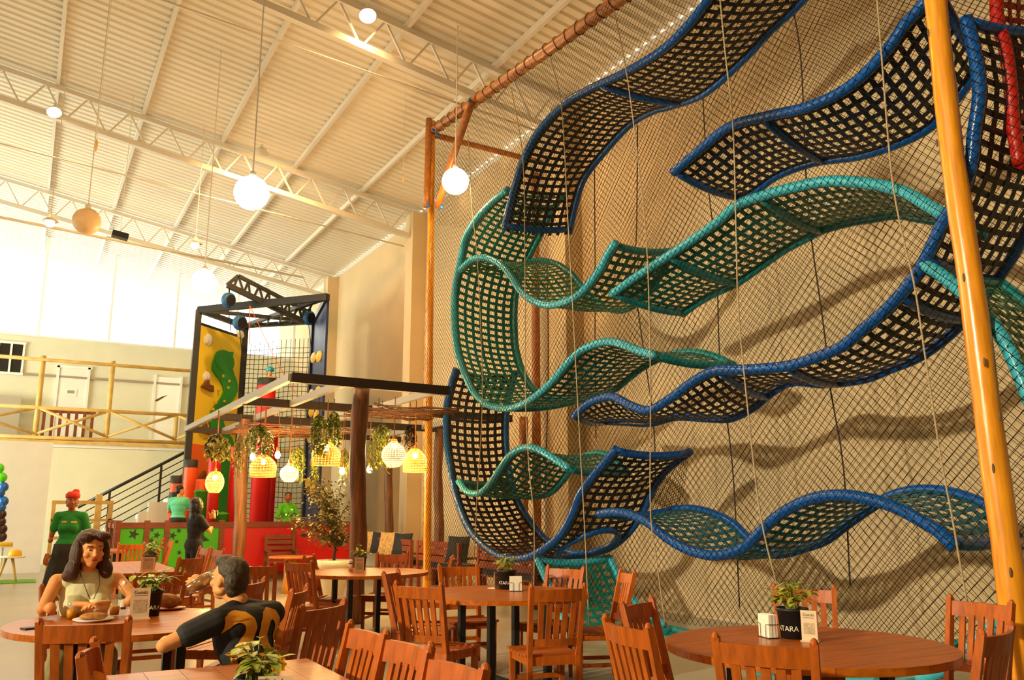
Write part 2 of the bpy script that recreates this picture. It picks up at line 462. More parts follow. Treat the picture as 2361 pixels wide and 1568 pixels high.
# staircase with dark rail, rising to the right in front of the far wall
SY = 26.6
st = thing('staircase', (0, SY, 0), 'white staircase with dark railing rising to the mezzanine', 'staircase')
s0, s1 = onY(150, 1260, SY), onY(470, 1100, SY)
n_step = 14
for k in range(n_step):
    x = s0.x + (s1.x - s0.x + 1.6) * k / n_step; z = MZ * (k + 1) / n_step * 0.92
    MB().box((x + 0.18, 0.35, z - 0.06), (0.40, 1.0, 0.12)).build('step', 'white', st)
a, b = onY(178, 1170, SY), onY(470, 1020, SY)
MB().tube([(a.x, -0.2, a.z), (b.x, -0.2, b.z)], 0.045, 8).build('handrail', 'black', st, True)
for k in range(1, 6):
    MB().tube([(a.x + 0.2, -0.2, a.z - 0.21*k + 0.1), (b.x, -0.2, b.z - 0.21*k)], 0.016, 6).build('bar', 'black', st)
for px, py, pz in ((252, 1133, 1218), (370, 1075, 1158)):
    q = onY(px, py, SY); e = onY(px, pz, SY)
    MB().box((q.x, -0.2, (q.z + e.z)/2), (0.06, 0.06, q.z - e.z)).build('baluster', 'black', st)
q = onY(230, 1140, SY - 0.6); 
MB().box((q.x, -0.5, q.z/2), (0.16, 0.14, q.z)).build('newel_post', 'bamboo', st)
for px, y0, y1, w in ((262, 1218, 1240, 0.5), (370, 1158, 1200, 0.65), (340, 1180, 1210, 0.5)):
    e = onY(px, y0, SY - 0.1); MB().box((e.x, -0.1 - 0.03*w, e.z/2), (w, 0.3 + 0.11*w, e.z)).build('plinth', 'white', st)

# ------------------------------------------------------------------ roof trusses
def truss(y, xl, lab):
    t = thing('roof_truss', (WX - 0.2, y, roof_z(WX) - 0.1), lab, 'truss', 'roof trusses')
    def P(x, dz): return (x - WX + 0.2, 0, roof_z(x) - roof_z(WX) + 0.1 + dz)
    top, bot = -0.05, -0.72
    for dz, hh in ((top, 0.10), (bot, 0.12)):
        MB().beam(P(WX - 0.2, dz), P(xl, dz), 0.13, hh).build('chord', 'steel', t)
    x = WX - 0.5; k = 0
    while x > xl + 0.7:
        MB().beam(P(x, top), P(x - 0.42, bot), 0.035, 0.035).build('web_bar', 'steel', t)
        MB().beam(P(x - 0.42, bot), P(x - 0.84, top), 0.035, 0.035).build('web_bar', 'steel', t)
        x -= 0.84
    return t
truss(5.4, RIDGE, 'cream lattice roof truss nearest the camera, above the climbing net')
truss(12.5, RIDGE, 'cream lattice roof truss beside the left end of the climbing frame')
truss(19.6, RIDGE, 'cream lattice roof truss crossing the middle of the ceiling')
truss(26.7, RIDGE, 'cream lattice roof truss over the stairs, farthest one')
# thin tie pipes below the roof
def pipe(p, q, r, lab):
    p, q = Vector(p), Vector(q)
    o = MB().tube([p, q], r, 8).shift(p).build('ceiling_pipe', 'steel', None, True); o.location = p
    tag(o, lab, 'pipe')
a, b = onY(0, 490, 19.3), onY(640, 607, 24.0)
pipe((a.x - 3, 19.0, a.z), onY(700, 640, 26.5), 0.035, 'thin reddish tie pipe slanting below the far roof')
a, b = onY(0, 365, 19.4), onX(960, 545, WX - 0.4)
pipe((-6, 18.9, 9.15), (8.1, 19.9, 8.3), 0.018, 'thin tie rod below the middle roof truss')
pipe((-6, 11.9, 9.2), (8.1, 12.7, 8.5), 0.02, 'thin tie rod near the left end of the climbing frame')

# ------------------------------------------------------------------ ceiling lamps
def floodlight(p, target, watt, lab, col=FLOOD_COL, angle=150, rad=0.13):
    p = Vector(p)
    t = thing('floodlight', p, lab, 'floodlight', 'truss floodlights')
    d = (Vector(target) - p).normalized(); rot = d.to_track_quat('-Z', 'Y').to_euler()
    R = rot.to_matrix()
    hd = MB().lathe([(0.05, 0.12), (0.09, 0.10), (0.15, 0.0), (0.155, -0.02)], 16)
    ho = hd.build('housing', 'steel', t, True); ho.rotation_euler = rot
    lens = MB().lathe([(0.0, -0.012), (0.14, -0.012), (0.14, -0.02), (0.0, -0.03)], 16, cap=False).build('lens', emis('flood_lens', (1.0, 0.80, 0.45), 60.0), t, True)
    lens.rotation_euler = rot
    MB().beam((0, 0, 0.1), (0, 0, roof_z(p.x) - 0.7 - p.z if roof_z(p.x) - 0.7 > p.z + 0.12 else 0.2), 0.04, 0.04).build('bracket', 'steel', t)
    L = spot_light('flood_beam', R @ Vector((0, 0, -0.06)), p + R @ Vector((0, 0, -1.06)), watt, col, angle, 0.8 if angle > 60 else 0.45, rad, t)
    L.rotation_euler = rot
    return t
floodlight(onY(848, 35, 12.3), (3.5, 8.0, 0), FLOOD_W, 'floodlight glowing at the top of the picture, by the climbing frame')
floodlight(onY(125, 258, 19.4), (0.5, 14, 0), FLOOD_W, 'floodlight glowing at the far left of the middle truss')
floodlight(far(603, 352, 18.7), (4.4, 23.5, 3.5), FLOOD_W*3.0, 'small floodlight glowing above the large lit globe')
floodlight((1.0, 5.2, 9.0), (2.0, 4.5, 0), FLOOD_W*1.0, 'added unseen floodlight on the near truss over the round tables')  # added lamps out of view, this and the next two, to light the hall
floodlight((-3.0, 12.3, 9.0), (-1.0, 10.0, 0), FLOOD_W, 'added unseen floodlight on the second truss, left of the picture')
floodlight((-3.0, -2.0, 9.0), (0.0, 2.0, 0), FLOOD_W, 'added unseen floodlight behind the camera')

floodlight((LX + 0.6, 1.4, 8.0), (8.5, 6.0, 2.1), 27000.0, 'added spot lamp high on the left wall, standing in for daylight on the net', (1.0, 0.88, 0.60), 23, 0.34)  # added spot in place of a daylight beam crossing onto the net wall
def globe(p, r, lab, lit=True, watt=430):
    p = Vector(p)
    t = thing('globe_pendant', p, lab, 'pendant lamp', 'globe pendants')
    top = roof_z(p.x) - p.z + 0.13
    gm = emis('lit_globe', (1.0, 0.94, 0.82), 5.0) if lit else mat('unlit_globe', (0.78, 0.55, 0.30), 0.5, noise=0.1, scale=6)
    MB().ell((0, 0, 0), r, n=28, m=18).build('globe', gm, t, True)
    MB().lathe([(0.05, r - 0.01), (0.05, r + 0.05), (0.02, r + 0.08)], 12).build('cap', 'steel', t, True)
    MB().tube([(0, 0, r + 0.05), (0, 0, top)], 0.010, 6).build('cord', 'steel', t)
    if lit: point_light('globe_light', (0, 0, -r - 0.02), watt, GLOBE_COL, r * 0.9, t)
    return t
globe(far(580, 445, 10.9), 0.223, 'largest lit white globe pendant in the middle of the ceiling')
globe(far(1050, 418, 13.3), 0.223, 'lit white globe pendant hanging at the corner of the climbing frame')
globe(far(470, 650, 16.0), 0.223, 'lit white globe pendant left of the black crane arm')
globe(far(200, 510, 15.0), 0.22, 'unlit yellowed globe pendant at the left of the ceiling', False)
globe((-3.6, 4.0, 6.4), 0.223, 'added lit white globe pendant, unseen, left of the picture over the dining area', watt=120)  # this globe and the next are added out of view to brighten the ceiling
globe((-2.4, 11.0, 6.0), 0.223, 'added lit white globe pendant, unseen, left of the picture near the stairs')
def small_pendant(p, lab):
    p = Vector(p)
    t = thing('bulb_pendant', p, lab, 'pendant lamp', 'small ceiling bulbs')
    MB().ell((0, 0, 0), (0.09, 0.09, 0.08), n=16, m=10).build('bulb', emis('warm_bulb', (1.0, 0.76, 0.38), 30), t, True)
    MB().lathe([(0.16, 0.05), (0.07, 0.12), (0.03, 0.20)], 16).build('shade', 'steel', t, True)
    MB().tube([(0, 0, 0.19), (0, 0, roof_z(p.x) - p.z + 0.13)], 0.010, 6).build('cord', 'steel', t)
    point_light('bulb_light', (0, 0, -0.12), 40, FLOOD_COL, 0.06, t)
small_pendant(far(450, 566, 19.5), 'small warm pendant bulb above the lit globe by the crane')
small_pendant(far(115, 515, 19.0), 'small warm bulb at the far left of the ceiling')
for px, py, dd, lab in ((930, 410, 15.0, 'small orange ornament hanging left of the frame corner'), (222, 335, 13.0, 'small pale ornament hanging under the left ceiling')):
    q = far(px, py, dd); t = thing('hanging_ornament', q, lab, 'ornament')
    MB().lathe([(0.0, -0.11), (0.018, -0.06), (0.022, 0.04), (0.0, 0.11)], 8, cap=False).build('feather', 'bamboo', t, True)
    MB().tube([(0, 0, 0.1), (0, 0, roof_z(q.x) - q.z + 0.13)], 0.003, 5).build('thread', 'steel', t)
sp = onY(277, 543, 19.0)
t = thing('ceiling_speaker', sp, 'small black box hanging under the far ceiling', 'speaker')
MB().box((0, 0, 0), (0.32, 0.2, 0.12), (0, 0.15, 0)).build('case', 'black', t)
MB().tube([(0, 0, 0.05), (0, 0, roof_z(sp.x) - sp.z + 0.13)], 0.008, 6).build('cord', 'steel', t)

# ================================================================== THE NET CLIMBING FRAME
fr = thing('rope_playground', (FX, 8.5, 0), 'tall log climbing frame hung with dark netting against the wall', 'playground')
FO = Vector((FX, 8.5, 0))
def L(p): return Vector(p) - FO
def log(pts, rs, name, m, parent=fr, n=14, knots=0):
    P, ln = spline(pts, max(6, int(ln_est(pts) / 0.25)))
    rr = []
    for i in range(len(P)):
        t = i / (len(P) - 1)
        rr.append((rs[0] + (rs[1] - rs[0]) * t) * (1 + 0.035 * math.sin(i * 1.7 + rs[0] * 90)))
    return MB().tube([L(p) for p in P], rr, n).build(name, m, parent, True)
def ln_est(pts): return sum((Vector(pts[i+1]) - Vector(pts[i])).length for i in range(len(pts) - 1))
# right front pole (slightly leaning log), left front pole, top beam
g = onX(2352, 1568, FX)
rp = [(FX - 0.11, g.y - 0.06, 0.0), onX(2338, 1400, FX - 0.13), onX(2290, 1050, FX - 0.13), onX(2245, 700, FX - 0.13), onX(2195, 350, FX - 0.13), onX(2157, 0, FX - 0.13), onX(2120, -330, FX - 0.13), onX(2105, -500, FX - 0.13)]
pole = log(rp, (0.098, 0.074), 'pole', 'log')
for px, py in ((2160, 330), (2140, 75), (2222, 640), (2270, 835), (2305, 960), (2200, 130), (2290, 1080), (2330, 1320)):
    p = L(onX(px, py, FX - 0.215)); MB().ell(p, (0.006, 0.010, 0.035), n=8, m=6).build('knot', 'stem', pole, True)
lp0, lp1 = onX(985, 1270, FX), onX(997, 292, FX)
log([(FX, lp0.y, 0.0), lp0, onX(991, 760, FX), onX(994, 480, FX), (lp1.x, lp1.y, lp1.z + 0.1)], (0.068, 0.06), 'pole', 'log')
log([(lp1.x - 0.09, lp1.y - 0.04, lp1.z + 0.12), (FX - 0.09, onX(994, 480, FX).y, onX(994, 480, FX).z)], (0.062, 0.062), 'pole_sleeve', 'pole_brown')
bm = [onX(1000, 300, FX), onX(1208, 155, FX), onX(1416, 8, FX)]
ext = bm[2] + (bm[2] - bm[0]).normalized() * 6.5
log([bm[0], bm[1], bm[2], ext], (0.085, 0.095), 'top_beam', 'pole_brown')
log([onX(1088, 232, FX - 0.1), onX(1050, 345, FX - 0.1), onX(1008, 478, FX - 0.1)], (0.07, 0.065), 'diagonal_brace', 'pole_brown')
Yl = lp1.y
q0, q1 = onY(1003, 312, Yl), onY(1205, 364, Yl)
log([q0, (WX - 0.05, Yl, q1.z + (q1.z - q0.z) * 0.1)], (0.055, 0.055), 'cross_beam', 'pole_brown')
for px in (1236, 1207):
    p = onY(px, 900, Yl); log([(p.x, Yl, 0.0), (p.x, Yl, 3.2 if px < 1220 else 8.1)], (0.085, 0.08), 'rear_post', 'pole_brown')
for p in (onX(1083, 232, FX - 0.2), onX(999, 300, FX - 0.2), onX(1008, 310, FX - 0.2), onX(986, 473, FX - 0.2), onX(1018, 478, FX - 0.2)):
    MB().ell(L(p), 0.035, n=8, m=6).build('bolt_cap', 'blue', fr, True)
# lashing rings round the top beam
for i in range(46):
    t = i / 45; c = L(bm[0].lerp(ext, t)); d = (ext - bm[0]).normalized()
    u = d.cross(Vector((1, 0, 0))).normalized(); w = d.cross(u); s = 0.11
    MB().tube([c + (u*math.cos(a) + w*math.sin(a)) * 0.098 + d * 0.02*math.sin(a*2 + i) for a in [2*math.pi*k/10 for k in range(10)]], 0.006, 4, closed=True).build('lashing', 'rope_dark', fr)

# nets: real cords on two planes
def top_z(y):   # beam height over y
    t = (y - bm[0].y) / (ext.y - bm[0].y); return bm[0].z + (ext.z - bm[0].z) * t
def net(X, ya, yb, z0, step, r, name, zt=None, amp=0.02, seed=1):
    rnd = random.Random(seed); mb = MB()
    def P(y, z): return Vector((X + amp * math.sin(y*1.9 + z*1.1) , y + 0.012*math.sin(z*5 + y*3), z + 0.012*math.sin(y*6 + z*2))) - FO
    for sgn in (1, -1):
        span = int(((yb - ya) + 9.5) / step) + 2
        for k in range(span):
            # line: z = z0 + s  ,  y = c + sgn*s
            c = (ya - 9.5 + k * step) if sgn > 0 else (ya + k * step)
            pts = []
            s = 0.0
            while s < 9.2:
                y, z = c + sgn * s, z0 + s
                if ya <= y <= yb and z <= (zt(y) if zt else top_z(y)): pts.append(P(y, z))
                elif pts: break
                s += 0.21
            if len(pts) > 1:
                mb.tube(pts, r, 3, caps=False)
    return stuff(mb.build(name, 'cord', fr))
net(FX - 0.07, 1.6, Yl, 0.35, 0.088, 0.0028, 'front_net', seed=1)
net(BX + 0.12, 1.6, 12.9, 0.25, 0.105, 0.0024, 'rear_net', zt=lambda y: 8.0, amp=0.05, seed=2)
# end net closing the left side
mb = MB()
for sgn in (1, -1):
    for k in range(80):
        c = -6.0 + k * 0.10; pts = []
        for j in range(40):
            s = j * 0.21; x = FX + c + sgn * s if sgn > 0 else FX + c + 6.0 - s + 0.4
            z = 1.2 + s
            if FX <= x <= WX - 0.5 and z < 8.2 and z > 6.6: pts.append(Vector((x, Yl - 0.02, z)) - FO)
        if len(pts) > 1: mb.tube(pts, 0.0026, 3, caps=False)
stuff(mb.build('end_net', 'cord', fr))

# small net flap below the raised end of the lower blue walkway
qa, qb, qc, qd = onX(1588, 1048, BX - 0.05), onX(1572, 1160, BX - 0.05), onX(1492, 1185, BX - 0.05), onX(1515, 1118, BX - 0.05)
mb = MB()
for k in range(15):
    u = k/14
    mb.tube([L(qd.lerp(qa, u)), L(qc.lerp(qb, u))], 0.0030, 3, caps=False); mb.tube([L(qd.lerp(qc, u)), L(qa.lerp(qb, u))], 0.0030, 3, caps=False)
stuff(mb.build('net_flap', 'cord', fr))
# hanging ropes on the front plane
ROPES = [
 [(1655,-60),(1672,120),(1690,290),(1697,520),(1702,700),(1716,862),(1745,1130),(1765,1245),(1792,1350)],
 [(1415,20),(1445,170),(1470,360),(1490,545),(1498,760),(1500,940),(1500,1180),(1515,1300),(1534,1440)],
 [(1268,130),(1295,250),(1308,480),(1318,660),(1326,810),(1335,980),(1345,1160),(1352,1300),(1360,1500)],
 [(1178,200),(1205,360),(1210,560),(1211,760),(1212,930),(1220,1080),(1230,1180),(1232,1280),(1228,1480)],
 [(1078,300),(1088,470),(1100,590),(1108,740),(1112,930),(1100,1150),(1093,1290)],
 [(2018,-60),(2032,120),(2056,402),(2085,560),(2108,655),(2130,800),(2150,930),(2170,1060),(2195,1190),(2212,1290),(2232,1400)],
]
for i, R in enumerate(ROPES):
    P, ln = spline([onX(a, b, FX - 0.11) for a, b in R], 40)
    MB().tube([L(p) for p in P], 0.0080, 6).build('rope', 'rope', fr, True)
DARK = [[(1820,-20),(1846,130),(1858,400),(1870,545),(1900,760),(1915,900),(1945,1080),(1960,1350)],
        [(1620,215),(1632,420),(1652,600),(1660,830),(1690,1090),(1705,1400)],
        [(1370,330),(1372,600),(1372,800),(1374,1010)],
        [(1470,290),(1468,520),(1465,660),(1505,960),(1512,1120)],
        [(1262,600),(1264,800),(1262,960),(1255,1150)]]
for R in DARK:
    P, ln = spline([onX(a, b, BX + 0.05) for a, b in R], 24)
    MB().tube([L(p) for p in P], 0.008, 6).build('rope', 'rope_dark', fr, True)

# ---- woven walkways
def ribbon(label, front, back, tube_m, strap_m, cross_m=None, r=0.052, bars=(0, 1), sag=0.05, fx=FX, bx=BX, hole=None, sub_m=None, lac=True, tubes=True, ncol=8):
    A = [onX(a, b, fx) if not isinstance(a, Vector) else a for a, b in front]
    B = [onX(a, b, bx) for a, b in back]
    _, la = spline(A, 10)
    n = max(8, int(round(la / 0.118)))
    PA, la = spline(A, n * 2); PB, lb = spline(B, n * 2)
    base = PA[0].copy(); base.z = min(p.z for p in PA)
    t = thing('net_walkway', base, label, 'net walkway')
    PA = [p - base for p in PA]; PB = [p - base for p in PB]
    N = n * 2
    def S(i, v):
        i = max(0, min(N, i)); k = int(i); f = i - k
        a = PA[k].lerp(PA[min(k+1, N)], f); b = PB[k].lerp(PB[min(k+1, N)], f)
        p = a.lerp(b, v); p.z -= sag * 4 * v * (1 - v)
        return p
    def nrm(i, v):
        du = S(i + 0.5, v) - S(i - 0.5, v); dv = S(i, min(v + 0.02, 1)) - S(i, max(v - 0.02, 0))
        q = du.cross(dv)
        return q.normalized() if q.length > 1e-9 else Vector((0, 0, 1))
    if tubes:
        ta = MB().tube(PA, r, 10).build('edge_tube', tube_m, t, True)
        MB().tube(PB, r * 0.95, 10).build('edge_tube', sub_m or tube_m, t, True)
        if lac:   # net cord laced round the front tube
            pts = []; turns = int(la / 0.075)
            for k in range(turns * 6 + 1):
                i = N * k / (turns * 6); c = S(i, 0); d = (S(i + 0.5, 0) - S(i - 0.5, 0)).normalized()
                u = d.cross(Vector((1, 0, 0))).normalized(); w = d.cross(u); th = 2*math.pi*k/6
                pts.append(c + (u*math.cos(th) + w*math.sin(th)) * (r + 0.002))
            MB().tube(pts, 0.0028, 3).build('lacing', 'cord', ta)
    for bfrac in bars:
        MB().tube([S(N*bfrac, v/8) + (Vector((0, 0, 0))) for v in range(9)], r * 0.95, 10).build('cross_bar', sub_m or tube_m, t, True)
    w = 0.0255; th = 0.0025
    def strip(pairs, name, m):
        vs = []; fs = []
        for (p, side, nn) in pairs:
            vs += [p - side*w - nn*th, p + side*w - nn*th, p + side*w + nn*th, p - side*w + nn*th]
        for k in range(len(pairs) - 1):
            o = 4*k
            for a in range(4): fs.append((o + a, o + (a+1) % 4, o + 4 + (a+1) % 4, o + 4 + a))
        fs += [(3, 2, 1, 0), tuple(len(vs) - 4 + a for a in range(4))]
        MB().add(vs, fs).build(name, m, t)
    def inhole(i, v):
        if not hole: return False
        return ((i/N - hole[0]) / hole[2])**2 + ((v - hole[1]) / hole[3])**2 < 1
    def runs(seq):
        cur = []
        for it in seq:
            if inhole(it[0], it[1]):
                if len(cur) > 1: yield cur
                cur = []
            else: cur.append(it)
        if len(cur) > 1: yield cur
    for j in range(n):
        i = 2*j + 1
        seq = [(i, v / (2*ncol)) for v in range(2*ncol + 1)]
        for rr in runs(seq):
            pr = []
            for (ii, v) in rr:
                nn = nrm(ii, v); sd = (S(ii + 0.5, v) - S(ii - 0.5, v))
                sd = sd.normalized() if sd.length > 1e-9 else Vector((0, 0, 1))
                k = v * ncol - 0.5
                off = 0.0045 * math.cos(math.pi * (k + j))
                pr.append((S(ii, v) + nn*off, sd, nn))
            strip(pr, 'cross_strap', cross_m or strap_m)
    for c in range(ncol):
        v = (c + 0.5) / ncol
        for rr in runs([(i, v) for i in range(N + 1)]):
            pr = []
            for (i, vv) in rr:
                nn = nrm(i, vv); sd = (S(i, min(vv + 0.02, 1)) - S(i, max(vv - 0.02, 0))).normalized()
                off = -0.0045 * math.cos(math.pi * (c + (i - 1) / 2))
                pr.append((S(i, vv) + nn*off, sd, nn))
            strip(pr, 'long_strap', strap_m)
    if hole:
        pts = [S(N*(hole[0] + hole[2]*math.cos(a)), hole[1] + hole[3]*math.sin(a)) for a in [2*math.pi*k/28 for k in range(28)]]
        MB().tube(pts, r*0.9, 8, closed=True).build('hole_ring', tube_m, t, True)
    return t

ribbon('blue edged black walkway curving down from the top, beside the big globe',
 [(1700,-95),(1632,0),(1585,60),(1527,115),(1443,166),(1355,207),(1294,245),(1240,306),(1210,360),(1189,421),(1170,494),(1163,532)],
 [(1930,-95),(1852,0),(1775,73),(1714,138),(1626,215),(1545,246),(1508,256),(1454,287),(1393,352),(1347,413),(1328,471),(1313,540)],
 'blue', 'strap_black', bars=(0.45, 0.985))
ribbon('blue edged navy walkway at upper right, swooping up behind the front pole',
 [(1552,398),(1615,344),(1684,291),(1768,268),(1867,245),(1959,199),(2036,126),(2089,54),(2131,8),(2158,-45)],
 [(1695,455),(1737,444),(1791,406),(1875,375),(1978,360),(2055,337),(2131,302),(2174,264),(2222,205),(2262,130)],
 'blue', 'strap_navy', bars=(0.01, 0.40, 0.99))
ribbon('long blue edged black walkway hanging at the right and sweeping left below the teal one',
 [(2227,42),(2246,115),(2258,210),(2246,306),(2238,383),(2208,463),(2177,505),(2145,575),(2108,640),(2047,710),(1992,757),(1938,801),(1865,830),(1810,845),(1726,852),(1646,856),(1591,885),(1547,918),(1497,946),(1456,936),(1411,915),(1366,926),(1338,946),(1325,962)],
 [(2440,60),(2455,130),(2462,210),(2452,306),(2438,380),(2412,450),(2380,505),(2352,560),(2310,630),(2233,728),(2182,779),(2120,823),(2050,852),(1992,874),(1901,885),(1828,881),(1780,905),(1737,940),(1685,965),(1628,965),(1560,962),(1500,976),(1440,974),(1390,972)],
 'blue', 'strap_black', bars=(0.005, 0.27, 0.32, 0.5, 0.62, 0.995))
ribbon('teal walkway arching at the centre right, tied above its peak',
 [(2178,497),(2120,462),(2065,436),(1992,422),(1912,418),(1846,429),(1774,447),(1701,473),(1653,513),(1591,557),(1536,593),(1478,631),(1446,653),(1411,679)],
 [(2275,545),(2200,517),(2120,503),(2069,495),(2010,504),(1956,513),(1894,531),(1865,546),(1810,575),(1763,608),(1700,652),(1646,677),(1602,703),(1573,725)],
 'teal', 'strap_green', bars=(0.45, 0.76, 0.99), sub_m='teal_dark')
ribbon('teal walkway dipping then rising at the centre left, light on its top',
 [(1060,624),(1083,602),(1108,594),(1134,599),(1159,615),(1182,643),(1201,672),(1230,694),(1265,704),(1303,696),(1335,679),(1363,650),(1386,618),(1402,586),(1421,559)],
 [(1190,632),(1215,608),(1240,600),(1265,603),(1290,612),(1319,633),(1345,665),(1380,700),(1420,716),(1455,708),(1488,682),(1512,652),(1530,622),(1545,595),(1560,572)],
 'teal', 'strap_olive', cross_m='strap_green', bars=(0.99,), sub_m='teal_dark')
ribbon('big teal ring shaped walkway at the left end of the frame',
 [(1171,436),(1133,467),(1099,505),(1072,551),(1060,605),(1048,669),(1046,723),(1049,777),(1056,818),(1070,860),(1092,905),(1118,930),(1150,941),(1178,941),(1210,930),(1242,908),(1274,879),(1306,841),(1335,812),(1367,796),(1405,788),(1440,796),(1472,809),(1512,820)],
 [(1300,448),(1272,490),(1250,535),(1226,583),(1207,620),(1191,678),(1187,723),(1188,771),(1191,803),(1200,840),(1214,873),(1237,902),(1264,917),(1310,922),(1340,921),(1370,915),(1400,905),(1425,893),(1450,872),(1490,842),(1540,820),(1590,812),(1640,820),(1692,843)],
 'teal', 'strap_green', bars=(0.62, 0.995), sub_m='teal_dark')
ribbon('blue edged black walkway making a deep U at the lower left',
 [(1051,850),(1041,882),(1030,930),(1028,977),(1030,1025),(1037,1073),(1045,1121),(1061,1175),(1083,1223),(1121,1264),(1159,1285),(1198,1288),(1230,1280),(1265,1258),(1296,1229),(1319,1188),(1338,1140),(1367,1099),(1395,1067),(1421,1035)],
 [(1190,858),(1178,900),(1169,952),(1167,993),(1169,1040),(1174,1080),(1184,1125),(1200,1165),(1224,1203),(1255,1240),(1290,1264),(1330,1276),(1372,1275),(1415,1258),(1455,1222),(1485,1175),(1507,1125),(1530,1092),(1558,1066),(1592,1041)],
 'blue', 'strap_black', bars=(0.995,), hole=(0.735, 0.55, 0.062, 0.36))
ribbon('small teal wavy walkway inside the lower left blue U',
 [(1057,1110),(1077,1134),(1105,1137),(1128,1118),(1150,1086),(1175,1051),(1207,1033),(1236,1035),(1271,1054),(1300,1073),(1312,1082)],
 [(1168,1106),(1185,1138),(1223,1146),(1255,1142),(1280,1128),(1305,1098),(1330,1066),(1360,1047),(1395,1047),(1425,1070),(1445,1090)],
 'teal', 'strap_green', bars=(0.01, 0.99), sub_m='teal_dark')
ribbon('blue edged teal walkway rippling along the lower right behind the round table',
 [(1379,1186),(1410,1181),(1449,1185),(1494,1205),(1534,1238),(1583,1266),(1644,1281),(1701,1270),(1738,1242),(1779,1201),(1827,1169),(1880,1148),(1941,1142),(2010,1152),(2072,1173),(2124,1201),(2165,1226),(2202,1262)],
 [(1545,1176),(1580,1172),(1612,1175),(1652,1187),(1690,1207),(1725,1240),(1766,1275),(1810,1276),(1860,1262),(1905,1245),(1955,1208),(2002,1175),(2050,1146),(2110,1130),(2180,1133),(2255,1156),(2310,1190),(2345,1243)],
 'blue', 'strap_teal', bars=(0.01, 0.99))
ribbon('green net ramp leading down to the floor behind the middle table',
 [(1240,1290),(1262,1340),(1285,1400),(1310,1450),(1345,1492)],
 [(1405,1284),(1425,1329),(1443,1365),(1475,1398),(1532,1444)],
 'teal', 'strap_green', bars=(0.01,), sub_m='teal', ncol=8, lac=False)
ribbon('teal net walkway lying low behind the right round table',
 [(1357,1500),(1420,1512),(1520,1532),(1640,1552),(1800,1568),(1980,1578),(2100,1570),(2160,1552),(2207,1519),(2250,1483),(2290,1447),(2330,1385),(2365,1320)],
 [(1545,1450),(1600,1462),(1690,1476),(1800,1488),(1930,1500),(2060,1506),(2160,1496),(2240,1478),(2300,1450),(2350,1415),(2400,1370),(2440,1320),(2470,1260)],
 'teal', 'strap_green', bars=(0.01, 0.99), sub_m='teal_dark', lac=False)
ribbon('teal walkway falling to the right beyond the front pole',
 [(2127,608),(2175,637),(2233,688),(2284,740),(2320,794),(2352,865),(2390,960)],
 [(2300,648),(2340,680),(2390,722),(2430,770),(2470,830),(2500,900),(2530,985)],
 'teal', 'strap_olive', cross_m='strap_green', bars=(0.02,), sub_m='teal_dark')
ribbon('red walkway at the top right edge of the picture',
 [(2330,-120),(2302,-40),(2299,40),(2318,110),(2330,200),(2336,290),(2352,380)],
 [(2480,-120),(2450,-40),(2448,40),(2466,110),(2480,200),(2488,290),(2505,380)],
 'red_vinyl', 'strap_red', bars=(0.99,), fx=FX + 0.35, bx=BX + 0.3, lac=False)

